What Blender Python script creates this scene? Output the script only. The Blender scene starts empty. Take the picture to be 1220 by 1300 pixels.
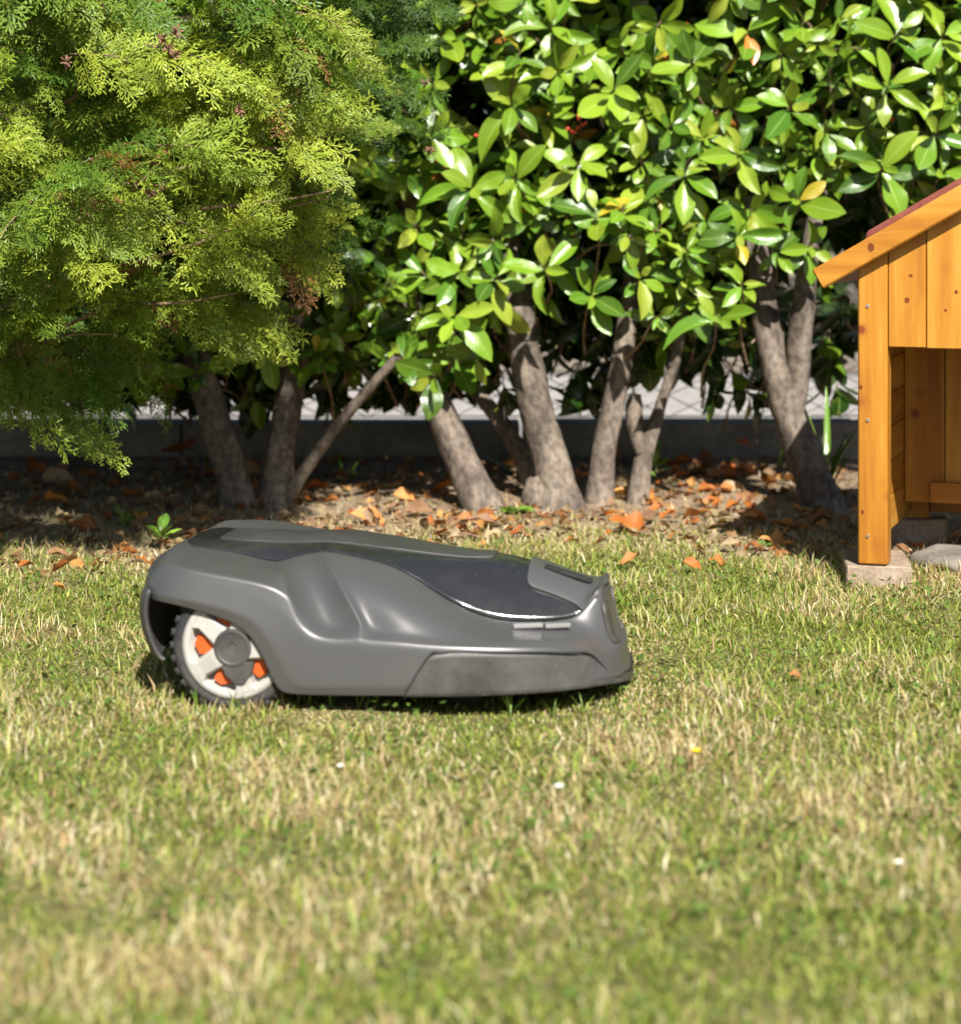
import bpy, bmesh, math, random
import numpy as np
from mathutils import Vector, Matrix, noise

# ------------------------------------------------------------------ camera, world, sun
scene = bpy.context.scene
F, CX, HY, CH = 2609.0, 610.0, 283.0, 0.70      # focal length in px of the 1220 px wide frame, centre, horizon row, eye height
cam_d = bpy.data.cameras.new('camera')
cam_d.sensor_fit = 'HORIZONTAL'; cam_d.sensor_width = 36.0
cam_d.lens = F / 1220.0 * 36.0
cam_d.shift_y = -(650.0 - HY) / 1220.0
cam_d.clip_start = 0.05; cam_d.clip_end = 500.0
cam_d.dof.use_dof = True; cam_d.dof.focus_distance = 3.65; cam_d.dof.aperture_fstop = 4.1
cam = bpy.data.objects.new('camera', cam_d)
cam.location = (0, 0, CH); cam.rotation_euler = (math.radians(90), 0, 0)
scene.collection.objects.link(cam); scene.camera = cam

SUN_EL, SUN_AZ = math.radians(42), math.radians(168)
world = bpy.data.worlds.new('World'); scene.world = world; world.use_nodes = True
wn = world.node_tree.nodes; wl = world.node_tree.links
sky = wn.new('ShaderNodeTexSky'); sky.sky_type = 'NISHITA'; sky.sun_disc = False
sky.sun_elevation = SUN_EL; sky.sun_rotation = SUN_AZ
bg = wn['Background']; bg.inputs['Strength'].default_value = 0.05
wl.new(sky.outputs[0], bg.inputs['Color'])
sun_d = bpy.data.lights.new('sun', 'SUN'); sun_d.energy = 5.0; sun_d.angle = math.radians(0.53); sun_d.color = (1.0, 0.95, 0.87)
sun = bpy.data.objects.new('sun', sun_d); scene.collection.objects.link(sun)
sdir = Vector((math.sin(SUN_AZ) * math.cos(SUN_EL), math.cos(SUN_AZ) * math.cos(SUN_EL), math.sin(SUN_EL)))
sun.rotation_euler = sdir.to_track_quat('Z', 'Y').to_euler(); sun.location = sdir * 10
vs = scene.view_settings; vs.view_transform = 'Standard'; vs.look = 'None'; vs.gamma = 1.0; vs.exposure = 0.95; vs.use_curve_mapping = False
cy = scene.cycles; cy.max_bounces = 6; cy.diffuse_bounces = 3; cy.glossy_bounces = 3; cy.transmission_bounces = 3; cy.transparent_max_bounces = 4

# ------------------------------------------------------------------ helpers
rng = np.random.default_rng(7); random.seed(7)
COL = scene.collection
def wp(px, py, d):
    """a place d metres ahead whose direction was measured in the photograph"""
    return Vector(((px - CX) / F * d, d, CH - (py - HY) / F * d))
def gp(px, py, z=0.0):
    d = (CH - z) * F / (py - HY)
    return Vector(((px - CX) / F * d, d, z))
def tag(o, label=None, cat=None, group=None, kind=None):
    for k, v in (('label', label), ('category', cat), ('group', group), ('kind', kind)):
        if v: o[k] = v
    return o
def empty(name, loc=(0, 0, 0), rz=0.0):
    o = bpy.data.objects.new(name, None); COL.objects.link(o); o.location = loc; o.rotation_euler = (0, 0, rz)
    o.empty_display_size = 0.05
    return o
def link(name, me, mat=None, parent=None):
    o = bpy.data.objects.new(name, me); COL.objects.link(o)
    if mat: me.materials.clear(); me.materials.append(mat)
    if parent: o.parent = parent
    return o
def np_mesh(name, V, Fc, col=None, smooth=False, luv=None):
    """V (n,3); Fc (m,k) all faces of one size; col (n,3)"""
    me = bpy.data.meshes.new(name)
    V = np.asarray(V, np.float32); Fc = np.asarray(Fc, np.int32); m, k = Fc.shape
    me.vertices.add(len(V)); me.vertices.foreach_set('co', V.ravel())
    me.loops.add(m * k); me.loops.foreach_set('vertex_index', Fc.ravel())
    me.polygons.add(m); me.polygons.foreach_set('loop_start', np.arange(0, m * k, k, dtype=np.int32))
    try: me.polygons.foreach_set('loop_total', np.full(m, k, np.int32))
    except Exception: pass
    if smooth: me.polygons.foreach_set('use_smooth', np.ones(m, bool))
    if col is not None:
        a = me.attributes.new('Col', 'FLOAT_COLOR', 'POINT')
        a.data.foreach_set('color', np.hstack([col, np.ones((len(V), 1))]).astype(np.float32).ravel())
    if luv is not None:
        a = me.attributes.new('luv', 'FLOAT_VECTOR', 'POINT'); a.data.foreach_set('vector', np.asarray(luv, np.float32).ravel())
    me.update(calc_edges=True); me.validate()
    return me
def bm_mesh(name, bm, smooth=False):
    me = bpy.data.meshes.new(name); bmesh.ops.recalc_face_normals(bm, faces=bm.faces[:]); bm.to_mesh(me); bm.free()
    if smooth: me.polygons.foreach_set('use_smooth', np.ones(len(me.polygons), bool))
    return me
def box_mesh(name, size, bevel=0.002, centre=(0, 0, 0)):
    bm = bmesh.new(); bmesh.ops.create_cube(bm, size=1.0)
    bmesh.ops.scale(bm, vec=size, verts=bm.verts); bmesh.ops.translate(bm, vec=centre, verts=bm.verts)
    if bevel: bmesh.ops.bevel(bm, geom=bm.edges[:], offset=bevel, segments=2, affect='EDGES', profile=0.7)
    return bm_mesh(name, bm)
def prism_mesh(name, poly, y0, y1, bevel=0.0015):
    """poly in (x,z), extruded from y0 to y1"""
    bm = bmesh.new()
    a = [bm.verts.new((x, y0, z)) for x, z in poly]; b = [bm.verts.new((x, y1, z)) for x, z in poly]
    bm.faces.new(a); bm.faces.new(b[::-1])
    n = len(poly)
    for i in range(n): bm.faces.new((a[i], a[(i + 1) % n], b[(i + 1) % n], b[i]))
    bmesh.ops.recalc_face_normals(bm, faces=bm.faces[:])
    if bevel: bmesh.ops.bevel(bm, geom=bm.edges[:], offset=bevel, segments=1, affect='EDGES')
    return bm_mesh(name, bm)
def spline(pts, n):
    """Catmull-Rom through rows of pts"""
    P = np.asarray(pts, float); P = np.vstack([2 * P[0] - P[1], P, 2 * P[-1] - P[-2]]); k = len(P) - 3
    out = []
    for t in np.linspace(0, k - 1e-9, n):
        i = int(t); u = t - i; p0, p1, p2, p3 = P[i], P[i + 1], P[i + 2], P[i + 3]
        out.append(0.5 * (2 * p1 + (p2 - p0) * u + (2 * p0 - 5 * p1 + 4 * p2 - p3) * u * u + (3 * p1 - p0 - 3 * p2 + p3) * u ** 3))
    return np.array(out)
def tube_arrays(pts, radii, seg=12, rough=0.0, seed=0, n=None):
    """one tapered limb along a path; returns verts, quads"""
    n = n or max(3, len(pts) * 4)
    S = spline(np.hstack([np.asarray(pts, float), np.asarray(radii, float)[:, None]]), n)
    C, R = S[:, :3], np.maximum(S[:, 3], 4e-4)
    T = np.gradient(C, axis=0); T /= np.linalg.norm(T, axis=1)[:, None] + 1e-9
    ref = np.array([0.31, 0.95, 0.05]); V = []
    for i in range(n):
        a = np.cross(T[i], ref); a /= np.linalg.norm(a) + 1e-9; b = np.cross(T[i], a)
        for j in range(seg):
            th = 2 * math.pi * j / seg; r = R[i]
            if rough:
                q = C[i] * 9 + np.array([math.cos(th), math.sin(th), seed]) * 0.9
                r *= 1 + rough * noise.noise(Vector(q)) + rough * 0.5 * noise.noise(Vector(q * 3.1))
            V.append(C[i] + r * (math.cos(th) * a + math.sin(th) * b))
    Q = [[i * seg + j, i * seg + (j + 1) % seg, (i + 1) * seg + (j + 1) % seg, (i + 1) * seg + j] for i in range(n - 1) for j in range(seg)]
    return np.array(V), np.array(Q)
def tube(name, pts, radii, mat, parent, seg=12, rough=0.0, seed=0, n=None):
    V, Q = tube_arrays(pts, radii, seg, rough, seed, n)
    return link(name, np_mesh(name, V, Q, smooth=True), mat, parent)
class Bag:
    """collects quads of many small pieces that end in one joined part"""
    def __init__(s): s.V, s.Q, s.C, s.L, s.n = [], [], [], [], 0
    def add(s, V, Q, C, L=None):
        s.V.append(V); s.Q.append(np.asarray(Q) + s.n); s.C.append(np.broadcast_to(C, (len(V), 3))); s.n += len(V)
        if L is not None: s.L.append(L)
    def mesh(s, name, smooth=False):
        return np_mesh(name, np.vstack(s.V), np.vstack(s.Q), np.vstack(s.C), smooth, np.vstack(s.L) if s.L else None)
def sm(a, b, x):
    t = np.clip((x - a) / (b - a), 0, 1); return t * t * (3 - 2 * t)
def vnoise(x, y, s, seed=0.0):
    return np.array([noise.noise(Vector((float(u) * s, float(v) * s, seed))) for u, v in zip(np.atleast_1d(x), np.atleast_1d(y))])

# ------------------------------------------------------------------ materials
def nt(name):
    m = bpy.data.materials.new(name); m.use_nodes = True
    t = m.node_tree; return m, t.nodes, t.links, t.nodes['Principled BSDF'], t.nodes['Material Output']
def ramp(n, stops):
    r = n.new('ShaderNodeValToRGB'); e = r.color_ramp.elements
    while len(e) < len(stops): e.new(0.5)
    for el, (p, c) in zip(e, stops): el.position = p; el.color = (*c, 1)
    return r
def tex(n, l, kind='Noise', scale=5, vec=None, coord='Object', sc=None, **kw):
    t = n.new('ShaderNodeTex' + kind); t.inputs['Scale'].default_value = scale
    for k, v in kw.items(): t.inputs[k].default_value = v
    if vec is None:
        tc = n.new('ShaderNodeTexCoord'); vec = tc.outputs[coord]
        if sc:
            mp = n.new('ShaderNodeMapping'); mp.inputs['Scale'].default_value = sc; l.new(vec, mp.inputs[0]); vec = mp.outputs[0]
    l.new(vec, t.inputs['Vector']); return t
def mixc(n, l, f, a, b, mode='MIX'):
    x = n.new('ShaderNodeMix'); x.data_type = 'RGBA'; x.blend_type = mode
    for s, v in ((x.inputs['Factor'], f), (x.inputs[6], a), (x.inputs[7], b)):
        if isinstance(v, bpy.types.NodeSocket): l.new(v, s)
        elif isinstance(v, tuple): s.default_value = (*v, 1)
        else: s.default_value = v
    return x.outputs[2]
def math_(n, l, op, a, b=0.0, c=None):
    x = n.new('ShaderNodeMath'); x.operation = op
    for i, v in enumerate((a, b) if c is None else (a, b, c)):
        if isinstance(v, bpy.types.NodeSocket): l.new(v, x.inputs[i])
        else: x.inputs[i].default_value = v
    return x.outputs[0]
def bump(n, l, h, strength=0.3, dist=0.01, to=None):
    b = n.new('ShaderNodeBump'); b.inputs['Strength'].default_value = strength; b.inputs['Distance'].default_value = dist
    l.new(h, b.inputs['Height'])
    if to: l.new(b.outputs[0], to.inputs['Normal'])
    return b.outputs[0]

def foliage_mat(name, rough, spec, trans, vein=False, vary=0.0, tboost=(1.25, 1.15, 0.5)):
    m, n, l, p, out = nt(name)
    at = n.new('ShaderNodeAttribute'); at.attribute_name = 'Col'; c = at.outputs['Color']
    if vary:
        oi = n.new('ShaderNodeObjectInfo')
        hs = n.new('ShaderNodeHueSaturation'); l.new(c, hs.inputs['Color'])
        l.new(math_(n, l, 'MULTIPLY_ADD', oi.outputs['Random'], vary, 1 - vary / 2), hs.inputs['Value'])
        r2 = math_(n, l, 'FRACT', math_(n, l, 'MULTIPLY', oi.outputs['Random'], 17.3))
        l.new(math_(n, l, 'MULTIPLY_ADD', r2, 0.022, 0.489), hs.inputs['Hue']); c = hs.outputs[0]
    if vein:
        lu = n.new('ShaderNodeAttribute'); lu.attribute_name = 'luv'; sp = n.new('ShaderNodeSeparateXYZ'); l.new(lu.outputs['Vector'], sp.inputs[0])
        av = math_(n, l, 'ABSOLUTE', sp.outputs[1])
        rib = math_(n, l, 'LESS_THAN', av, 0.035)
        ph = math_(n, l, 'SUBTRACT', sp.outputs[0], math_(n, l, 'MULTIPLY', av, 0.55))
        vn = math_(n, l, 'SINE', math_(n, l, 'MULTIPLY', ph, 75.0))
        vn = math_(n, l, 'SMOOTH_MAX', vn, 0.8, 0.05)
        nz = tex(n, l, 'Noise', 28, coord='Object', Detail=3)
        spots = ramp(n, [(0.60, (0, 0, 0)), (0.72, (1, 1, 1))]); l.new(nz.outputs[0], spots.inputs[0])
        c = mixc(n, l, math_(n, l, 'MULTIPLY', spots.outputs[0], 0.35), c, (0.30, 0.26, 0.04))
        c = mixc(n, l, math_(n, l, 'MULTIPLY', rib, 0.55), c, (0.42, 0.52, 0.14))
        bump(n, l, math_(n, l, 'ADD', vn, math_(n, l, 'MULTIPLY', nz.outputs[0], 1.2)), 0.35, 0.0015, p)
    l.new(c, p.inputs['Base Color']); p.inputs['Roughness'].default_value = rough; p.inputs['Specular IOR Level'].default_value = spec
    tr = n.new('ShaderNodeBsdfTranslucent')
    l.new(mixc(n, l, 1.0, c, tboost, 'MULTIPLY'), tr.inputs['Color'])
    mx = n.new('ShaderNodeMixShader'); mx.inputs[0].default_value = trans
    l.new(p.outputs[0], mx.inputs[1]); l.new(tr.outputs[0], mx.inputs[2]); l.new(mx.outputs[0], out.inputs[0])
    return m
M = {}
M['laurel'] = foliage_mat('laurel_leaf', 0.21, 0.6, 0.16, vein=True, vary=0.35)
M['conifer'] = foliage_mat('conifer_spray', 0.5, 0.35, 0.30)
M['grass'] = foliage_mat('grass_blade', 0.5, 0.3, 0.28)
M['dry'] = foliage_mat('dry_litter', 0.8, 0.15, 0.12)
M['dead'] = foliage_mat('dead_leaf', 0.55, 0.35, 0.18, vein=True, vary=0.5, tboost=(1.2, 0.9, 0.5))

def bark_mat(name, a, b, c):
    m, n, l, p, out = nt(name)
    t1 = tex(n, l, 'Noise', 11, sc=(1, 1, 0.5), Detail=6, Roughness=0.65); t2 = tex(n, l, 'Noise', 75, sc=(1, 1, 0.7), Detail=4)
    r = ramp(n, [(0.33, a), (0.48, b), (0.66, c)]); l.new(t1.outputs[0], r.inputs[0])
    r2 = ramp(n, [(0.38, (0.45, 0.45, 0.45)), (0.60, (1.12, 1.12, 1.12))]); l.new(t2.outputs[0], r2.inputs[0])
    l.new(mixc(n, l, 0.8, r.outputs[0], r2.outputs[0], 'MULTIPLY'), p.inputs['Base Color'])
    p.inputs['Roughness'].default_value = 0.85
    bump(n, l, math_(n, l, 'ADD', t1.outputs[0], math_(n, l, 'MULTIPLY', t2.outputs[0], 0.5)), 0.8, 0.007, p)
    return m
M['bark'] = bark_mat('laurel_bark', (0.060, 0.046, 0.036), (0.150, 0.118, 0.092), (0.25, 0.205, 0.16))
M['twig'] = bark_mat('twig_bark', (0.16, 0.10, 0.06), (0.26, 0.17, 0.10), (0.36, 0.26, 0.17))
M['cone'] = bark_mat('cone_brown', (0.10, 0.05, 0.03), (0.22, 0.11, 0.07), (0.34, 0.19, 0.12))

def wood_mat(name, a, b, c, axis_scale):
    m, n, l, p, out = nt(name)
    oi = n.new('ShaderNodeObjectInfo'); tc = n.new('ShaderNodeTexCoord')
    off = n.new('ShaderNodeVectorMath'); off.operation = 'MULTIPLY_ADD'
    l.new(oi.outputs['Random'], off.inputs[0]); off.inputs[1].default_value = (7.1, 5.3, 9.7); l.new(tc.outputs['Object'], off.inputs[2])
    mp = n.new('ShaderNodeMapping'); mp.inputs['Scale'].default_value = axis_scale; l.new(off.outputs[0], mp.inputs[0])
    kn = n.new('ShaderNodeTexVoronoi'); kn.inputs['Scale'].default_value = 12.0; l.new(off.outputs[0], kn.inputs['Vector'])
    g1 = tex(n, l, 'Noise', 34, vec=mp.outputs[0], Detail=5, Roughness=0.6, Distortion=0.4)
    g2 = tex(n, l, 'Noise', 5, vec=mp.outputs[0], Detail=2)
    r = ramp(n, [(0.34, a), (0.5, b), (0.64, c)]); l.new(math_(n, l, 'ADD', math_(n, l, 'MULTIPLY', g1.outputs[0], 0.5), math_(n, l, 'MULTIPLY', g2.outputs[0], 0.5)), r.inputs[0])
    kr = ramp(n, [(0.075, (1, 1, 1)), (0.10, (0.5, 0.5, 0.5)), (0.16, (0.15, 0.15, 0.15)), (0.26, (0, 0, 0))]); l.new(kn.outputs['Distance'], kr.inputs[0])
    c1 = mixc(n, l, kr.outputs[0], r.outputs[0], (0.20, 0.045, 0.012))
    l.new(c1, p.inputs['Base Color']); p.inputs['Roughness'].default_value = 0.42; p.inputs['Specular IOR Level'].default_value = 0.4
    bump(n, l, g1.outputs[0], 0.3, 0.002, p)
    return m
WA, WB, WC = (0.28, 0.098, 0.010), (0.42, 0.182, 0.020), (0.55, 0.285, 0.05)
M['wood_v'] = wood_mat('stained_wood_upright', WA, WB, WC, (1, 1, 0.07))
M['wood_d'] = wood_mat('stained_wood_deep', WA, WB, WC, (1, 0.07, 1))
M['wood_h'] = wood_mat('stained_wood_across', WA, WB, WC, (0.07, 1, 1))

def rough_mat(name, stops, scale, rough=0.9, bs=0.5, bd=0.01, detail=6, spec=0.2):
    m, n, l, p, out = nt(name)
    t = tex(n, l, 'Noise', scale, Detail=detail, Roughness=0.65); r = ramp(n, stops); l.new(t.outputs[0], r.inputs[0])
    t2 = tex(n, l, 'Noise', scale * 9, Detail=4)
    r2 = ramp(n, [(0.3, (0.72, 0.72, 0.72)), (0.7, (1.15, 1.15, 1.15))]); l.new(t2.outputs[0], r2.inputs[0])
    l.new(mixc(n, l, 0.8, r.outputs[0], r2.outputs[0], 'MULTIPLY'), p.inputs['Base Color'])
    p.inputs['Roughness'].default_value = rough; p.inputs['Specular IOR Level'].default_value = spec
    bump(n, l, math_(n, l, 'ADD', t.outputs[0], t2.outputs[0]), bs, bd, p)
    return m
M['soil'] = rough_mat('soil', [(0.3, (0.15, 0.11, 0.075)), (0.5, (0.28, 0.21, 0.14)), (0.7, (0.40, 0.31, 0.21))], 6, bs=0.8, bd=0.02)
M['turf'] = rough_mat('turf', [(0.3, (0.09, 0.10, 0.03)), (0.5, (0.17, 0.155, 0.06)), (0.7, (0.27, 0.215, 0.11))], 9, bs=0.8, bd=0.02)
M['concrete'] = rough_mat('old_concrete', [(0.3, (0.17, 0.15, 0.125)), (0.55, (0.29, 0.265, 0.23)), (0.75, (0.38, 0.35, 0.31))], 5, bs=0.4, bd=0.006)
M['paver'] = rough_mat('paver_block', [(0.3, (0.22, 0.165, 0.115)), (0.5, (0.31, 0.24, 0.175)), (0.72, (0.40, 0.325, 0.25))], 14, bs=0.6, bd=0.004)
M['stone'] = rough_mat('grey_stone', [(0.3, (0.13, 0.12, 0.105)), (0.55, (0.24, 0.22, 0.19)), (0.75, (0.33, 0.30, 0.25))], 9, bs=0.5, bd=0.006)
M['road'] = rough_mat('pale_road', [(0.3, (0.30, 0.28, 0.26)), (0.7, (0.40, 0.38, 0.355))], 2.0, bs=0.3, bd=0.004)
M['verge'] = rough_mat('far_verge', [(0.3, (0.17, 0.14, 0.11)), (0.7, (0.29, 0.25, 0.20))], 1.5, bs=0.5, bd=0.02)
M['felt'] = rough_mat('red_roof_felt', [(0.3, (0.17, 0.050, 0.036)), (0.7, (0.26, 0.082, 0.060))], 40, bs=0.5, bd=0.002)
def plastic(name, col, rough, spec=0.5, dust=0.0, metal=0.0, coat=0.0):
    m, n, l, p, out = nt(name)
    t = tex(n, l, 'Noise', 7, Detail=7, Roughness=0.7); t2 = tex(n, l, 'Noise', 260, Detail=2)
    if dust:
        r = ramp(n, [(0.45, (0, 0, 0)), (0.75, (1, 1, 1))]); l.new(t.outputs[0], r.inputs[0])
        ts = tex(n, l, 'Noise', 120, Detail=2); rs = ramp(n, [(0.66, (0, 0, 0)), (0.74, (1, 1, 1))]); l.new(ts.outputs[0], rs.inputs[0])
        f = math_(n, l, 'MULTIPLY', math_(n, l, 'MAXIMUM', r.outputs[0], math_(n, l, 'MULTIPLY', rs.outputs[0], 0.8)), dust)
        l.new(mixc(n, l, f, col, (0.19, 0.178, 0.155)), p.inputs['Base Color'])
        l.new(math_(n, l, 'MULTIPLY_ADD', r.outputs[0], dust * 0.5, rough), p.inputs['Roughness'])
    else:
        p.inputs['Base Color'].default_value = (*col, 1); p.inputs['Roughness'].default_value = rough
    p.inputs['Specular IOR Level'].default_value = spec; p.inputs['Metallic'].default_value = metal
    p.inputs['Coat Weight'].default_value = coat; p.inputs['Coat Roughness'].default_value = 0.08
    bump(n, l, t2.outputs[0], 0.04, 0.0006, p)
    return m
M['shell'] = plastic('grey_shell', (0.097, 0.097, 0.097), 0.36, 0.6, 0.07, metal=0.35)
M['bumper'] = plastic('grey_bumper', (0.042, 0.041, 0.040), 0.45, 0.45, 0.42)
M['gloss'] = plastic('dark_gloss_lid', (0.020, 0.021, 0.023), 0.10, 0.6, 0.10)
M['hatch'] = plastic('matt_grey_hatch', (0.040, 0.040, 0.040), 0.42, 0.4, 0.15)
M['black'] = plastic('black_plastic', (0.012, 0.012, 0.012), 0.5, 0.4, 0.2)
M['tyre'] = plastic('tyre_rubber', (0.028, 0.028, 0.030), 0.75, 0.3, 0.35)
M['rim'] = plastic('pale_rim', (0.40, 0.385, 0.355), 0.5, 0.35, 0.6)
M['orange'] = plastic('orange_insert', (0.56, 0.085, 0.010), 0.45, 0.4, 0.12)
M['silver'] = plastic('silver_strip', (0.33, 0.33, 0.32), 0.28, 0.5, 0.1, metal=0.4)
M['contact'] = plastic('contact_strip', (0.05, 0.048, 0.043), 0.45, 0.4, 0.3)
M['steel'] = plastic('screw_steel', (0.62, 0.62, 0.62), 0.3, 0.5, 0, metal=0.9)
M['wire'] = plastic('fence_wire', (0.03, 0.03, 0.028), 0.6, 0.3, 0.3)
M['berry'] = plastic('red_berry', (0.62, 0.05, 0.03), 0.3, 0.5, 0)
M['petal_y'] = plastic('yellow_petal', (0.80, 0.50, 0.01), 0.5, 0.3, 0)
M['petal_w'] = plastic('white_petal', (0.80, 0.78, 0.72), 0.5, 0.3, 0)

# ------------------------------------------------------------------ ground, verge, road
def gheight(x, y):
    return 0.006 * noise.noise(Vector((x * 3, y * 3, 1.7))) + 0.004 * noise.noise(Vector((x * 9, y * 9, 4.2)))
def grid_ground(name, x0, x1, y0, y1, nx, ny, f, mat):
    X, Y = np.meshgrid(np.linspace(x0, x1, nx), np.linspace(y0, y1, ny))
    V = np.stack([X.ravel(), Y.ravel(), [f(a, b) for a, b in zip(X.ravel(), Y.ravel())]], 1)
    i = np.arange(nx * ny).reshape(ny, nx)
    Q = np.stack([i[:-1, :-1].ravel(), i[:-1, 1:].ravel(), i[1:, 1:].ravel(), i[1:, :-1].ravel()], 1)
    return tag(link(name, np_mesh(name, V, Q, smooth=True), mat), kind='structure')
tag(grid_ground('lawn_soil', -2.6, 2.6, 0.4, 4.25, 150, 120, lambda x, y: gheight(x, y) * (1 - sm(4.0, 4.25, y)), M['turf']), 'bare turf soil under the lawn grass', 'ground')
tag(grid_ground('hedge_bed', -2.6, 2.6, 4.25, 6.05, 150, 70, lambda x, y: gheight(x, y) * sm(4.25, 4.4, y) + 0.012 * sm(4.5, 5.2, y), M['soil']), 'brown soil bed under the hedge', 'ground')
tag(grid_ground('ground', -120, 120, -120, 140, 3, 3, lambda x, y: -0.50, M['verge']), 'bare ground around the garden', 'ground')
tag(grid_ground('road', -60, 60, 8.8, 14.2, 3, 3, lambda x, y: -0.35, M['road']), 'pale sunlit road beyond the fence', 'road')
tag(grid_ground('pavement', -60, 60, 14.2, 19.0, 3, 3, lambda x, y: -0.33, M['verge']), 'brownish verge on the far side of the road', 'pavement')

# ------------------------------------------------------------------ low wall and chain-link fence
wall = empty('low_wall', (0, 6.0, 0)); tag(wall, 'low weathered concrete kerb wall below the chain-link fence', 'wall')
for i in range(6):                                        # cast sections with open joints
    me = box_mesh('wall_section', (0.992, 0.16, 0.22), 0.008, ((i - 3) * 1.0 + 0.62, 0.12, 0.0 + 0.003 * (i % 2)))
    link('wall_section', me, M['concrete'], wall)
fence = empty('chain_link_fence', (0, 6.12, 0.11)); tag(fence, 'dark wire chain-link fence on the low wall behind the hedge', 'fence')
bag = Bag(); cw, chh, rows = 0.064, 0.064, 14
for k in range(int(5.6 / cw)):                            # interwoven zig-zag wires
    x0 = -2.8 + k * cw; zz = []
    for j in range(rows * 2 + 1):
        zz.append((x0 + (cw * 0.5 if j % 2 else -cw * 0.5) * 1.04 * (1 if k % 2 else -1), 0.003 * (-1) ** j * (1 if k % 2 else -1), 0.012 + j * chh / 2))
    zz = np.array(zz)
    V = []; seg = 4
    for c in zz:
        for s in range(seg):
            th = 2 * math.pi * s / seg + 0.4; V.append(c + 0.0036 * np.array([math.cos(th), math.sin(th), 0]))
    Q = [[i * seg + s, i * seg + (s + 1) % seg, (i + 1) * seg + (s + 1) % seg, (i + 1) * seg + s] for i in range(len(zz) - 1) for s in range(seg)]
    bag.add(np.array(V), Q, (0.05, 0.05, 0.05))
tag(link('wire_netting', bag.mesh('wire_netting'), M['wire'], fence), kind='stuff')
for z in (0.02, 0.45, 0.9): tube('tension_wire', [(-2.8, 0.004, z), (0, 0.005, z - 0.006), (2.8, 0.004, z)], [0.002] * 3, M['wire'], fence, 6)
for x in (-1.9, 0.45 + 1.45, -0.02 - 0.35 + 4): tube('fence_post', [(x, 0.03, -0.11), (x, 0.03, 0.5), (x, 0.03, 0.95)], [0.02] * 3, M['wire'], fence, 12)

# ------------------------------------------------------------------ leaves
def leaf_arrays(fold, curl, twist, wid=0.2, nu=9, nv=4, wave=0.0):
    V, L = [], []
    for i in range(nu + 1):
        u = i / nu
        w = wid * 1.12 * max(0.0, math.sin(math.pi * min(1, (u * 0.985 + 0.012)) ** 1.22)) ** 0.78 if 0 < u < 1 else 0.004
        if u < 0.08: w = 0.012
        for j in range(nv + 1):
            v = -1 + 2 * j / nv
            y = v * w; z = abs(v) * w * fold - curl * u * u + wave * math.sin(u * 11 + v) * abs(v) * w
            a = twist * u; y, z = y * math.cos(a) - z * math.sin(a), y * math.sin(a) + z * math.cos(a) - (0 if a == 0 else 0)
            V.append((u, y, z)); L.append((u, v, 0))
    Q = [[i * (nv + 1) + j, (i + 1) * (nv + 1) + j, (i + 1) * (nv + 1) + j + 1, i * (nv + 1) + j + 1] for i in range(nu) for j in range(nv)]
    return np.array(V), np.array(Q), np.array(L)
LEAFS = [leaf_arrays(f, c, t, w, wave=wv) for f, c, t, w, wv in
         ((0.25, 0.10, 0.15, 0.19, 0.06), (0.40, 0.22, -0.2, 0.20, 0.05), (0.15, 0.30, 0.3, 0.21, 0.08), (0.5, 0.02, 0.0, 0.175, 0.04), (0.3, 0.40, -0.35, 0.20, 0.05), (0.2, -0.06, 0.2, 0.215, 0.08), (0.75, 0.55, 0.5, 0.18, 0.12), (0.1, 0.18, -0.5, 0.235, 0.16), (0.6, 0.30, 0.7, 0.165, 0.1))]
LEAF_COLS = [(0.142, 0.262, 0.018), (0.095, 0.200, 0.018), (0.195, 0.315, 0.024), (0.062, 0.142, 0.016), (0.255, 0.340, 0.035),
             (0.43, 0.36, 0.03), (0.48, 0.20, 0.04), (0.028, 0.066, 0.010)]  # last green is the hedge's inner shade painted as leaf colour
LEAF_W = [0.30, 0.24, 0.22, 0.12, 0.10, 0.014, 0.006]
leaf_mesh = {}
for s, (V, Q, L) in enumerate(LEAFS):
    for c, colr in enumerate(LEAF_COLS):
        me = np_mesh('laurel_leaf', V, Q, np.broadcast_to(colr, (len(V), 3)), True, L); me.materials.append(M['laurel']); leaf_mesh[s, c] = me
def frame(xa, nn):
    x = xa.normalized(); z = (nn - x * nn.dot(x)).normalized(); y = z.cross(x)
    m = Matrix((x, y, z)).transposed(); return m
def rand_unit():
    v = Vector(rng.normal(size=3)); return v.normalized()

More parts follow.
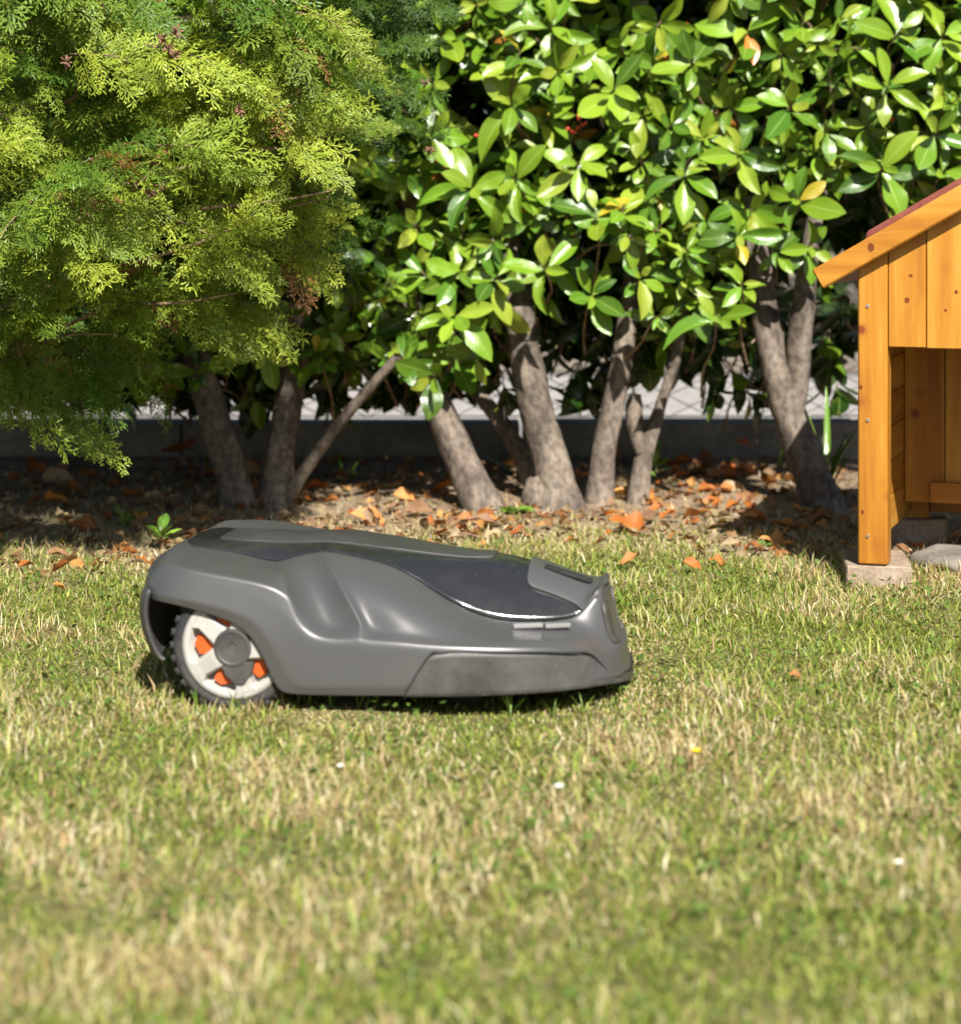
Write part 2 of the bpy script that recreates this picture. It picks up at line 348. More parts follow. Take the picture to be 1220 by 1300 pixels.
# ------------------------------------------------------------------ laurel hedge
TR = {  # trunk paths: (picture column, row, distance, half-width in px)
 'a': [[(306, 652, 5.02, 27), (296, 615, 5.0, 24), (284, 570, 4.98, 22), (268, 515, 4.98, 20), (248, 450, 5.0, 19), (235, 360, 5.05, 16), (240, 200, 5.1, 12)],
       [(350, 642, 5.03, 25), (354, 590, 5.03, 20), (362, 530, 5.05, 19), (374, 455, 5.08, 18), (378, 370, 5.1, 17), (392, 200, 5.15, 12)],
       [(366, 632, 5.0, 9), (385, 600, 4.98, 9), (416, 556, 4.95, 8), (452, 512, 4.9, 7.5), (505, 452, 4.85, 6)]],
 'b': [[(622, 660, 4.97, 27), (600, 615, 4.98, 24), (575, 560, 5.0, 21), (552, 507, 5.02, 19.5), (530, 450, 5.05, 18), (515, 360, 5.1, 15), (520, 220, 5.15, 10)],
       [(718, 660, 4.98, 33), (706, 612, 5.0, 27), (690, 556, 5.02, 23), (672, 480, 5.05, 21.5), (660, 400, 5.08, 20), (648, 310, 5.18, 15), (640, 180, 5.25, 9)],
       [(676, 612, 5.2, 12), (652, 560, 5.22, 11), (620, 515, 5.25, 10), (585, 480, 5.3, 9)]],
 'c': [[(760, 645, 5.06, 19), (764, 600, 5.06, 17), (772, 545, 5.07, 16), (784, 485, 5.08, 15), (793, 430, 5.1, 14), (802, 350, 5.18, 10), (806, 240, 5.25, 6)],
       [(808, 648, 5.05, 14), (814, 600, 5.07, 12.5), (824, 560, 5.08, 11), (840, 510, 5.1, 8), (856, 462, 5.1, 7), (872, 390, 5.1, 5)],
       [(815, 575, 5.07, 9), (806, 540, 5.08, 11), (805, 515, 5.09, 12), (806, 500, 5.09, 8)]],
 'd': [[(1056, 668, 4.95, 32), (1040, 630, 4.97, 28), (1020, 575, 4.98, 24), (998, 510, 5.0, 22), (980, 445, 5.02, 20), (968, 375, 5.05, 18), (955, 250, 5.1, 12)],
       [(1004, 520, 5.0, 17), (1012, 470, 5.0, 17), (1018, 410, 4.98, 16), (1024, 350, 4.98, 14), (1032, 292, 4.98, 11), (1050, 210, 5.1, 6)]],
 'e': [[(-60, 640, 5.1, 24), (-70, 560, 5.1, 21), (-90, 450, 5.1, 18), (-100, 250, 5.1, 13)]],
 'f': [[(1330, 655, 5.0, 24), (1325, 560, 5.05, 21), (1310, 440, 5.05, 18), (1290, 250, 5.05, 13)]]}
LAB = {'a': 'laurel bush with two dark shaded trunks behind the conifer foliage',
       'b': 'laurel bush with the thickest scarred trunk and one leaning left beside it',
       'c': 'laurel bush on two slender upright stems right of the thick trunk',
       'd': 'laurel bush with forked trunk next to the wooden kennel',
       'e': 'laurel bush at the far left, mostly hidden by the conifer', 'f': 'laurel bush rising behind the wooden kennel roof'}
bushes = {}
for k, paths in TR.items():
    base = gp(paths[0][0][0], 645); base = wp(*paths[0][0][:3]); base.z = 0
    e = empty('laurel_bush', base); tag(e, LAB[k], 'laurel bush', 'laurel bushes of the hedge'); bushes[k] = dict(e=e, base=base, leaves=[], tw=Bag())
    for i, pth in enumerate(paths):
        pts = [wp(a, b, d) - base for a, b, d, w in pth]; rad = [w * d / F for a, b, d, w in pth]
        if i == 0 or (k in 'ab' and i == 1) or (k == 'c' and i == 1):
            pts[0].z -= 0.02; nm = 'trunk'
        else: nm = 'branch'
        rad = [r * (1.16 if q == 0 and nm == 'trunk' else 0.96) for q, r in enumerate(rad)]
        tube(nm, pts, rad, M['bark'], e, 22, 0.15, seed=i * 3.3 + ord(k), n=len(pth) * 10)
# stump knob at the foot of the thick trunk
tube('stump_knob', [Vector(wp(690, 645, 5.0)) - bushes['b']['base'], Vector(wp(684, 620, 5.0)) - bushes['b']['base'], Vector(wp(678, 604, 5.0)) - bushes['b']['base']], [0.05, 0.042, 0.02], M['bark'], bushes['b']['e'], 14, 0.35, 3)

# canopy: rosettes of leaves on shoots
LOWX = [-400, 200, 380, 470, 540, 600, 640, 700, 740, 800, 850, 900, 940, 965, 1000, 1060, 1220, 1500]
LOWY = [470, 480, 470, 455, 470, 450, 400, 372, 385, 415, 425, 415, 385, 340, 290, 262, 245, 250]
KX = [(k, b['base'].x) for k, b in bushes.items()]
def bush_of(x):
    x2 = x + rng.normal() * 0.10
    return min(KX, key=lambda t: abs(t[1] - x2))[0]
def add_rosette(c, axis, size, nleaf, bush=None, spread=(48, 88), shade=False, twig=True, painted_shade=0.0):
    k = bush or bush_of(c.x); B = bushes[k]
    axis = axis.normalized(); t0 = axis.orthogonal().normalized(); b0 = axis.cross(t0); ph = rng.uniform(0, 6.28)
    for i in range(nleaf):
        inner = i >= nleaf - 2
        th = ph + i * 2.399 + rng.normal() * 0.2
        t = math.radians(rng.uniform(*spread) * (0.55 if inner else 1.0))
        rad = t0 * math.cos(th) + b0 * math.sin(th)
        l = axis * math.cos(t) + rad * math.sin(t) + rand_unit() * 0.16 + Vector((0, 0, -0.12))
        nn = axis * math.sin(t) - rad * math.cos(t) + rand_unit() * 0.22
        s = size * rng.uniform(0.60, 1.15) * (0.68 if inner else 1.0)
        pos = c - axis * (0.006 * (nleaf - i)) + l.normalized() * 0.006
        w = LEAF_W
        ci = int(rng.choice(7, p=np.array(w) / sum(w)))
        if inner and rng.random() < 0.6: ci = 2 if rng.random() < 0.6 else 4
        if rng.random() < painted_shade: ci = 7  # near-black green stands in for shade deep in the hedge
        B['leaves'].append((pos, frame(l, nn), s, int(rng.integers(0, 9)), ci))
    if twig:
        back = c - axis * rng.uniform(0.05, 0.09) + Vector((0, 0.02, -0.01))
        root = back + Vector((rng.normal() * 0.06, rng.uniform(0.10, 0.28), rng.uniform(-0.16, -0.02)))
        V, Q = tube_arrays([c - B['base'] + axis * 0.004, back - B['base'], (back + root) / 2 - B['base'] + rand_unit() * 0.012, root - B['base']], [0.0016, 0.0026, 0.0032, 0.0042], 5, n=9)
        B['tw'].add(V, Q, (0.2, 0.13, 0.08))
heroes = [(578, 398, 4.82, 74, 7, (0.0, -0.9, 0.35)), (548, 478, 4.85, 58, 5, (-0.2, -0.8, -0.1)), (690, 338, 4.82, 58, 5, (-0.3, -0.8, 0.6)), (752, 372, 4.85, 62, 7, (0.1, -0.9, 0.3)),
          (815, 350, 4.85, 48, 6, (0.3, -0.8, 0.4)), (838, 400, 4.86, 40, 7, (0.2, -0.9, 0.1)), (908, 398, 4.80, 66, 4, (-0.1, -0.8, 0.9)), (605, 455, 4.90, 50, 3, (0.4, -0.7, -0.3)),
          (600, 236, 4.82, 66, 7, (0.1, -0.9, 0.3)), (650, 130, 4.83, 66, 7, (0.0, -0.9, 0.3)), (735, 205, 4.82, 62, 7, (0.1, -0.9, 0.4)), (870, 215, 4.83, 60, 7, (0, -0.9, 0.5)),
          (1012, 250, 4.82, 62, 7, (-0.2, -0.9, 0.4)), (1120, 212, 4.80, 64, 7, (-0.1, -0.9, 0.3)), (1005, 130, 4.82, 66, 7, (0, -0.9, 0.4)), (1130, 105, 4.82, 68, 8, (0.1, -0.9, 0.4)),
          (880, 75, 4.83, 58, 6, (0, -0.9, 0.5)), (1030, 310, 4.85, 48, 6, (0.2, -0.9, 0.2)), (985, 318, 4.85, 42, 6, (-0.2, -0.9, 0.2)), (480, 300, 5.00, 50, 6, (-0.2, -0.9, 0.3)),
          (530, 285, 4.90, 54, 6, (0, -0.9, 0.4)), (470, 395, 5.15, 48, 4, (-0.1, -0.9, 0.1)), (700, 30, 4.82, 62, 7, (0, -0.9, 0.4)), (560, 40, 4.90, 58, 7, (-0.2, -0.9, 0.4)),
          (780, 110, 4.83, 60, 7, (0, -0.9, 0.3)), (950, 35, 4.83, 60, 7, (0.1, -0.9, 0.4)), (1200, 40, 4.83, 64, 7, (0.1, -0.9, 0.4)), (1190, 165, 4.82, 62, 6, (0.2, -0.9, 0.4)), (940, 190, 4.83, 60, 7, (0, -0.9, 0.4))]
hero_px = []
for x, y, d, lp, nl, ax in heroes:
    add_rosette(wp(x, y, d), Vector(ax), lp * d / F * 0.94, nl); hero_px.append((x, y))
def layer(n, dlo, dhi, sz, spacing, lowoff, gap, jitter=0.5, yup=-150, seed=3.3):
    pts = []; tries = 0
    while len(pts) < n and tries < n * 30:
        tries += 1
        x = rng.uniform(-330, 1560); y = rng.uniform(yup, 520); low = np.interp(x, LOWX, LOWY) + lowoff
        if y > low: continue
        if CH - (y - HY) / F * dlo > 1.36: continue
        g = noise.noise(Vector((x * 0.0075, y * 0.0085, seed)))
        if g > gap: continue
        if spacing and any((x - a) ** 2 + (y - b) ** 2 < spacing ** 2 for a, b in pts): continue
        if dlo < 4.85 and any((x - a) ** 2 + (y - b) ** 2 < 48 ** 2 for a, b in hero_px): continue
        pts.append((x, y)); d = rng.uniform(dlo, dhi) + 0.06 * noise.noise(Vector((x * 0.01, y * 0.01, 9)))
        if y < -300: d += (-300 - y) * 0.0004
        ax = Vector((rng.normal() * jitter, -1.0 + rng.normal() * 0.2, 0.45 + rng.normal() * jitter))
        add_rosette(wp(x, y, d), ax, sz * rng.uniform(0.75, 1.12), int(rng.integers(6, 10)), twig=rng.random() < 0.8, painted_shade=0.9 if dlo > 5.2 else 0.0)  # back layers get shade through their leaf colour
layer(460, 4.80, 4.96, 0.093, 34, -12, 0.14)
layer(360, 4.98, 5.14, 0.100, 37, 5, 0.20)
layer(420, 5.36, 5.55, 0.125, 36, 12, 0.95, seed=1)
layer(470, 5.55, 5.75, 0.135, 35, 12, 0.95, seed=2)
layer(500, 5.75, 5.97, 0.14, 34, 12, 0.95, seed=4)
def shade_filler(n, z0, z1, d0, d1):                        # unseen leaf filler above the frame, added to shade the hedge
    for i in range(n):
        p = Vector((rng.uniform(-1.7, 2.0), rng.uniform(d0, d1), rng.uniform(z0, z1)))
        add_rosette(p, Vector((rng.normal() * 0.5, -0.7, 0.7)), 0.15, 7, twig=False)
shade_filler(520, 1.33, 2.1, 4.82, 5.3); shade_filler(420, 1.33, 2.1, 5.3, 5.95)
for i in range(85):                                       # skirt of leaves at the back, hedge shade painted into their colour
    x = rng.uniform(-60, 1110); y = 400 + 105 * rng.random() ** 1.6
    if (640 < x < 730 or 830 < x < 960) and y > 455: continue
    add_rosette(wp(x, y, rng.uniform(5.35, 5.85)), Vector((rng.normal() * 0.5, -0.5, -0.6)), 0.12, 7, spread=(15, 80), painted_shade=0.95)
# low leaves hanging in front of the road, mostly with shade painted in
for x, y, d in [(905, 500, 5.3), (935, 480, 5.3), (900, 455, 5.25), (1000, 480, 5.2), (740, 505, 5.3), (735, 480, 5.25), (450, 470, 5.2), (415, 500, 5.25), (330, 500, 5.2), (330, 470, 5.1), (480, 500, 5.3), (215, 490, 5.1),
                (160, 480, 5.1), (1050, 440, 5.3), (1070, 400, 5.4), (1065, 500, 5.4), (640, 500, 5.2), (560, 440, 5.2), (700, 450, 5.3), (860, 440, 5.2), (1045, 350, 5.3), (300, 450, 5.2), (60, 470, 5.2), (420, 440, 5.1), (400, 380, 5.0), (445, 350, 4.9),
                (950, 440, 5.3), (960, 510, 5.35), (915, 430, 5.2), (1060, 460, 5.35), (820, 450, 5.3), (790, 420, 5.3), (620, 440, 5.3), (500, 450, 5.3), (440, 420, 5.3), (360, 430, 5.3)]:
    add_rosette(wp(x, y, d), Vector((rng.normal() * 0.4, -0.5, -0.8)), 0.11, 6, spread=(15, 70), painted_shade=0.75)
for k, B in bushes.items():
    base = B['base']; lst = B['leaves']; n3 = LEAFS
    def rank(lf):
        p = lf[0]; d = p.y; u = CX + p.x / d * F; v = HY + (CH - p.z) / d * F
        inn = 0 if (-20 < u < 1240 and -20 < v < 600) else 1
        return (inn, d - lf[2] * 1.2)
    lst.sort(key=rank)
    for pos, R, s, sh, ci in lst[:300]:
        o = bpy.data.objects.new('leaf', leaf_mesh[sh, ci]); COL.objects.link(o); o.parent = B['e']
        o.matrix_local = Matrix.Translation(pos - base) @ R.to_4x4() @ Matrix.Scale(s, 4)
    fb = Bag()
    for pos, R, s, sh, ci in lst[300:]:
        V, Q, L = LEAFS[sh]; Rn = np.array(R)
        cv = np.array(LEAF_COLS[ci]) * rng.uniform(0.8, 1.15)
        fb.add(V @ Rn.T * s + np.array(pos - base), Q, cv, L)
    if lst[300:]: tag(link('foliage', fb.mesh('foliage', True), M['laurel'], B['e']), kind='stuff')
    if B['tw'].V: tag(link('twigs', B['tw'].mesh('twigs', True), M['twig'], B['e']), kind='stuff')
# a few clusters of red berries
for x, y, d in [(733, 150, 4.88), (738, 158, 4.88), (728, 163, 4.88), (845, 72, 4.88), (990, 160, 4.88), (1055, 180, 4.88), (606, 168, 4.88), (1128, 150, 4.88), (870, 32, 4.88)]:
    p = wp(x, y, d); k = bush_of(p.x); bm = bmesh.new()
    for i in range(3):
        m = Matrix.Translation(p - bushes[k]['base'] + Vector(rng.normal(size=3)) * 0.006)
        bmesh.ops.create_icosphere(bm, subdivisions=2, radius=0.0048, matrix=m)
    link('berry_cluster', bm_mesh('berry_cluster', bm, True), M['berry'], bushes[k]['e'])

# far hedge beyond the road: one mass
fb = Bag(); V, Q, L = LEAFS[0]
for i in range(9000):
    x = rng.uniform(-11, 11); z = rng.uniform(-0.4, 6.2); y = 17.2 + rng.uniform(0, 1.4) + 0.3 * noise.noise(Vector((x, z, 0)))
    R = np.array(frame(rand_unit(), Vector((0, -0.6, 0.6)) + rand_unit() * 0.8)); sz = rng.uniform(0.25, 0.5)
    fb.add(V[::1] @ R.T * sz + np.array((x, y, z)), Q, np.array((0.022, 0.042, 0.010)) * rng.uniform(0.5, 1.3), L)
tag(link('far_hedge', fb.mesh('far_hedge', True), M['dry']), 'dark green hedge mass across the road behind everything', 'hedge', kind='stuff')

# ------------------------------------------------------------------ conifer
def make_spray(seed, L=1.0):
    r = np.random.default_rng(seed); V, Q, T = [], [], []
    def strip(a, b, w0, w1, t0, t1, zz=0.0):
        a = np.array(a, float); b = np.array(b, float); d = b - a; d /= np.linalg.norm(d[:2]) + 1e-9; p = np.array([-d[1], d[0], 0])
        i = len(V); m = a + (b - a) * 0.55
        V.extend([a - p * w0, m - p * w0 * 1.15 + np.array([0, 0, zz]), b, m + p * w0 * 1.15 + np.array([0, 0, zz])]); Q.append([i, i + 1, i + 2, i + 3]); T.extend([t0, (t0 + t1) / 2, t1, (t0 + t1) / 2])
    nl = 9
    pts = [np.array([L * i / nl, 0.03 * math.sin(i * 0.9 + seed), 0.0]) for i in range(nl + 1)]
    for i in range(nl): strip(pts[i], pts[i + 1] + (pts[i + 1] - pts[i]) * 0.15, 0.012, 0.01, 0.1, 0.2)
    for i in range(nl):
        for s in (-1, 1):
            t = (i + (0.0 if s > 0 else 0.5)) / nl
            base = np.array([L * t, 0.03 * math.sin(t * nl * 0.9 + seed), 0])
            ln = L * (0.40 * (1 - t) ** 0.8 + 0.07) * (0.55 + 0.45 * min(1, t * 4 + 0.2)) * r.uniform(0.8, 1.15)
            an = s * math.radians(r.uniform(38, 54)); dv = np.array([math.cos(an), math.sin(an), r.normal() * 0.30]); tip = base + dv * ln
            strip(base, tip, 0.010, 0.008, 0.25, 1.0, r.normal() * 0.006)
            m = max(2, int(ln / 0.064))
            for q in range(m):
                for s2 in (-1, 1):
                    u = (q + (0.35 if s2 > 0 else 0.75)) / m
                    if u > 0.96: continue
                    b2 = base + dv * ln * u; a2 = an + s2 * math.radians(r.uniform(34, 48)); l2 = 0.125 * (1.12 - 0.75 * u) * r.uniform(0.8, 1.2)
                    d2 = np.array([math.cos(a2), math.sin(a2), r.normal() * 0.5]); strip(b2, b2 + d2 * l2, 0.0115, 0.006, 0.4 + 0.2 * u, 0.9 + 0.1 * u, r.normal() * 0.008)
    V = np.array(V); T = np.array(T)
    k = r.uniform(0.15, 0.55); V[:, 2] += -k * (V[:, 0] ** 2) * 0.6 - r.uniform(0.3, 1.1) * V[:, 1] ** 2
    return V, np.array(Q), T
SPR = [make_spray(i + 3) for i in range(10)]
con_base = Vector((-1.36, 4.6, 0))
con = empty('conifer_tree', con_base); tag(con, 'yellow-green conifer with flat drooping scale-leaf sprays overhanging the mower', 'conifer')
tube('trunk', [(0, 0, -0.03), (0.02, 0.0, 0.5), (0.0, 0.03, 1.2), (0.0, 0.0, 2.3)], [0.075, 0.06, 0.05, 0.02], M['bark'], con, 16, 0.2, 5)
BX = [-420, -100, 50, 70, 105, 130, 190, 250, 290, 340, 400, 420, 450, 480, 500]     # lower outline of the foliage
BY = [530, 530, 545, 600, 590, 505, 478, 478, 470, 425, 385, 330, 300, 240, 150]
cb = Bag(); shoots = []
def add_spray(p, dirv, nn, L, col, tipc):
    V, Q, T = SPR[int(rng.integers(0, len(SPR)))]; R = np.array(frame(dirv, nn))
    c = np.array(col)[None] * (1 - T[:, None]) + np.array(tipc)[None] * T[:, None]
    sc = np.array([L, L * rng.uniform(0.8, 1.1), L])
    cb.add((V * sc) @ R.T + np.array(p - con_base), Q, c * rng.uniform(0.82, 1.18))
def spray_at(x, y, d, low, front):
    p = wp(x, y, d); hang = float(sm(150, 0, low - y))
    dv = Vector((0.55, -0.55, 0.05 - 0.75 * hang)) + rand_unit() * 0.45
    if x < 60: dv.x -= 0.35
    nn = Vector((0.05, -0.75, 0.65)) + rand_unit() * 0.5
    yel = float(np.clip(0.35 + 0.55 * sm(120, 420, x) * sm(60, 200, y) + 0.35 * noise.noise(Vector((x * 0.008, y * 0.008, 2))) + rng.normal() * 0.16, 0, 1))
    if x < 200: yel *= 0.75
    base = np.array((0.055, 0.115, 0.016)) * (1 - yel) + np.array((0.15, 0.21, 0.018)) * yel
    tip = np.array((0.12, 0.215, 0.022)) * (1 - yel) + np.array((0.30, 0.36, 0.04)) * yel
    if not front: base, tip = np.array((0.035, 0.080, 0.014)), np.array((0.075, 0.140, 0.02))  # inner and rear sprays: shade painted as a darker green
    L = rng.uniform(0.08, 0.15)
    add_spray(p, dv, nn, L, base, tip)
nclu = 0; cents = []; tries = 0
while nclu < 168 and tries < 9000:                        # boughs: sprays ranked along short branchlets
    tries += 1
    x = rng.uniform(-330, 425); y = rng.uniform(-300, 540); low = float(np.interp(x, BX, BY))
    if y > low - 55: continue
    if any((x - a) ** 2 + ((y - b) * 1.25) ** 2 < 36 ** 2 for a, b in cents): continue
    if noise.noise(Vector((x * 0.012, y * 0.016, 21.0))) > 0.20 and y < low - 130 and x < 380 and rng.random() < 0.9: continue
    cents.append((x, y)); nclu += 1
    bulge = sm(0, 260, low - y)
    d = 4.05 - 0.30 * bulge + rng.uniform(0, 0.40) ** 1.0 + 0.20 * noise.noise(Vector((x * 0.012, y * 0.014, 1))) + 0.0006 * max(0, x - 300) + 0.0006 * max(0, 60 - y)
    c = wp(x, y, d); hang = float(sm(170, 20, low - y))
    ax = Vector((0.75 if x > 40 else 0.2, -0.55, 0.02 - 0.6 * hang)) + rand_unit() * 0.6; ax.normalize()
    nn = (Vector((0.0, -0.55, 0.8)) + rand_unit() * 0.3); sid = ax.cross(nn).normalized()
    yel = float(np.clip(0.40 + 0.5 * sm(100, 400, x) * sm(40, 200, y) + 0.5 * noise.noise(Vector((x * 0.008, y * 0.008, 2))) + rng.normal() * 0.12, 0, 1))
    blen = rng.uniform(0.09, 0.16); ns_ = int(rng.integers(7, 11))
    for k in range(ns_):
        t = k / (ns_ - 1); p = c + ax * (blen * (t - 0.6)) + rand_unit() * 0.008 - Vector((0, 0, 0.04 * t * t))
        sd = -1 if k % 2 else 1; spread = 0.95 * (1 - t) + 0.1
        dv = ax + sid * sd * spread + Vector((0, 0, -0.18 * hang)) + rand_unit() * 0.2
        ye = float(np.clip(yel + rng.normal() * 0.13, 0, 1))
        base = np.array((0.055, 0.115, 0.016)) * (1 - ye) + np.array((0.17, 0.235, 0.020)) * ye
        tip = np.array((0.11, 0.215, 0.024)) * (1 - ye) + np.array((0.40, 0.47, 0.055)) * ye
        if rng.random() < 0.02: base, tip = np.array((0.20, 0.10, 0.04)), np.array((0.34, 0.17, 0.07))
        add_spray(p, dv, nn + rand_unit() * 0.7, rng.uniform(0.105, 0.172) * (1.05 - 0.3 * t), base, tip)
    V, Q = tube_arrays([c - ax * blen * 0.75 - con_base, c - con_base, c + ax * blen * 0.35 - Vector((0, 0, 0.012)) - con_base], [0.0016, 0.0013, 0.0008], 5, n=7)
    shoots.append((V, Q))
tb2 = Bag()
for V, Q in shoots: tb2.add(V, Q, (0.25, 0.17, 0.1))
tag(link('twigs', tb2.mesh('twigs', True), M['twig'], con), kind='stuff')
n = 0
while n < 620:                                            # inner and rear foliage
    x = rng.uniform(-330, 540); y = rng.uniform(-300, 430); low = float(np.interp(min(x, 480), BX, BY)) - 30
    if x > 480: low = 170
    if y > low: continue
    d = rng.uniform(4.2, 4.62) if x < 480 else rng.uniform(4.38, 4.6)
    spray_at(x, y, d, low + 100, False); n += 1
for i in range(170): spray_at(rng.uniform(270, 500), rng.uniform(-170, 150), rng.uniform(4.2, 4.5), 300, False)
tag(link('crown', cb.mesh('crown'), M['conifer'], con), kind='stuff')
BR = [[(-40, 470, 4.3), (60, 425, 4.1), (140, 390, 3.98), (230, 384, 3.9), (300, 372, 3.86)], [(-60, 420, 4.3), (90, 352, 4.05), (180, 330, 3.92), (260, 305, 3.84), (330, 270, 3.82)],
      [(-80, 330, 4.3), (60, 290, 4.05), (140, 262, 3.9), (185, 225, 3.82), (215, 190, 3.8)], [(-60, 150, 4.3), (80, 130, 4.0), (100, 105, 3.9), (150, 60, 3.85), (230, 40, 3.8)],
      [(-80, 240, 4.3), (120, 240, 4.0), (260, 205, 3.85), (330, 190, 3.8), (380, 185, 3.8), (440, 160, 3.85)], [(-60, 500, 4.3), (40, 440, 4.1), (90, 425, 4.0), (150, 424, 3.96)],
      [(-80, 60, 4.35), (90, 20, 4.1), (200, 25, 3.95), (330, 10, 3.9), (450, 30, 4.0)], [(-80, 280, 4.35), (120, 280, 4.05), (250, 265, 3.9), (350, 255, 3.82), (430, 240, 3.86)],
      [(140, 262, 3.9), (160, 300, 3.84), (200, 310, 3.8)], [(-60, 350, 4.4), (150, 320, 4.1), (300, 280, 3.95), (420, 250, 3.92)]]
for i, b in enumerate(BR):
    tube('branch', [wp(q[0], q[1], q[2] + 0.10) - con_base for q in b], np.linspace(0.006 if len(b) > 4 else 0.004, 0.0013, len(b)), M['twig'], con, 8, 0.15, i)
for x, y, d in [(215, 62, 3.74), (205, 48, 3.76), (225, 40, 3.76), (84, 78, 3.8), (196, 205, 3.76), (205, 235, 3.75), (190, 245, 3.76), (222, 70, 3.76), (305, 140, 3.78), (540, 105, 4.36), (545, 190, 4.36)]:
    bm = bmesh.new(); p = wp(x, y, d) - con_base
    for i in range(16):                                   # small open cone scales
        v = rand_unit(); c = p + v * rng.uniform(0.003, 0.011)
        m = Matrix.Translation(c) @ v.to_track_quat('Z', 'Y').to_matrix().to_4x4() @ Matrix.Diagonal((0.5, 0.35, 1.2, 1))
        bmesh.ops.create_icosphere(bm, subdivisions=1, radius=0.0055, matrix=m)
    link('cone_cluster', bm_mesh('cone_cluster', bm), M['cone'], con)

# ------------------------------------------------------------------ wooden kennel
B0 = math.radians(20); hp = wp(1089, 716, 3.945)
ken = empty('dog_kennel', (hp.x, hp.y, 0), -B0); tag(ken, 'orange stained wooden dog kennel with red felt gable roof standing on blocks', 'kennel')
W_, PK, SL, ZL, ZP, DP = 0.80, 0.40, math.tan(math.radians(30)), 0.610, 0.045, 0.62
def zroof(x): return ZL + SL * min(x, W_ - x)
def part(nm, me, mat): return link(nm, me, mat, ken)
for x0 in (0.0, W_ - 0.056):
    for y0 in (0.0, DP - 0.05):
        xa, xb = x0, x0 + 0.056
        part('corner_post', prism_mesh('corner_post', [(xa, ZP), (xb, ZP), (xb, zroof(xb) + 0.004), (xa, zroof(xa) + 0.004)], y0, y0 + 0.05, 0.003), M['wood_v'])
x = 0.0572
while x < W_ - 0.06:                                      # upright gable boards above the opening
    xe = min(x + 0.0705, W_ - 0.0572)
    top = [(xe, zroof(xe) + 0.004)] + ([(PK, zroof(PK) + 0.004)] if x < PK < xe else []) + [(x, zroof(x) + 0.004)]
    j = 0.0008 * math.sin(x * 40)
    part('gable_board', prism_mesh('gable_board', [(x, 0.462 + j), (xe, 0.462 + j)] + top, 0.004, 0.019, 0.002), M['wood_v']); x = xe + 0.0016
for sx in (0, 1):                                         # weatherboards of the side walls
    z = 0.075
    while z < 0.60:
        x0 = 0.006 if sx == 0 else W_ - 0.022
        part('side_board', box_mesh('side_board', (0.016, DP - 0.104, 0.0685), 0.002, (x0 + 0.008, DP / 2, z + 0.0345)), M['wood_d']); z += 0.0705
x = 0.0236
while x < W_ - 0.03:                                      # inner wall
    xe = min(x + 0.083, W_ - 0.0236)
    part('inner_board', box_mesh('inner_board', (xe - x, 0.014, 0.50), 0.0025, ((x + xe) / 2, 0.452, 0.36)), M['wood_v']); x = xe + 0.002
part('bottom_rail', box_mesh('bottom_rail', (W_ - 0.13, 0.018, 0.042), 0.002, (W_ / 2 + 0.015, 0.434, 0.134)), M['wood_h'])
x = 0.0572
while x < W_ - 0.06:
    xe = min(x + 0.0905, W_ - 0.0572)
    part('back_board', box_mesh('back_board', (xe - x, 0.016, 0.54), 0.002, ((x + xe) / 2, DP - 0.02, 0.34)), M['wood_v']); x = xe + 0.0016
def slope(side, s0, s1, h0, h1):
    """quad along one roof slope: distance s from the peak down the slope, height h square to it"""
    c, s = math.cos(math.radians(30)), math.sin(math.radians(30)); pts = []
    for ss, hh in ((s0, h0), (s1, h0), (s1, h1), (s0, h1)):
        px_, pz = PK - ss * c - hh * s, zroof(PK) - ss * s + hh * c
        if ss == s0: px_ = PK; pz = zroof(PK) + hh / c
        pts.append((px_ if side == 0 else W_ - px_, pz))
    return pts
SE = 0.534
for sd in (0, 1):
    part('barge_board', prism_mesh('barge_board', slope(sd, 0.0, SE, 0.0, 0.042), -0.031, -0.013, 0.003), M['wood_h'])
    part('barge_board', prism_mesh('barge_board', slope(sd, 0.0, SE, 0.0, 0.042), DP + 0.013, DP + 0.031, 0.003), M['wood_h'])
    part('roof_panel', prism_mesh('roof_panel', slope(sd, 0.0, SE - 0.002, 0.006, 0.022), -0.0125, DP + 0.0125, 0.001), M['wood_d'])
    p4 = slope(sd, 0.0, SE - 0.125, 0.0225, 0.055); p4[1] = slope(sd, 0.0, SE - 0.096, 0.0225, 0.055)[1]
    part('roof_felt', prism_mesh('roof_felt', p4, -0.0118, DP + 0.0118, 0.004), M['felt'])
for py_ in (388, 533, 680):
    zc = CH - (py_ - HY) / F * 3.945
    bm = bmesh.new(); bmesh.ops.create_cone(bm, cap_ends=True, segments=12, radius1=0.0042, radius2=0.003, depth=0.003, matrix=Matrix.Translation((0.019, -0.001, zc)) @ Matrix.Rotation(math.radians(90), 4, 'X'))
    part('screw', bm_mesh('screw', bm), M['steel'])
M['knot'] = rough_mat('wood_knot', [(0.3, (0.10, 0.022, 0.006)), (0.7, (0.21, 0.06, 0.014))], 160, rough=0.5, bs=0.2, bd=0.001)
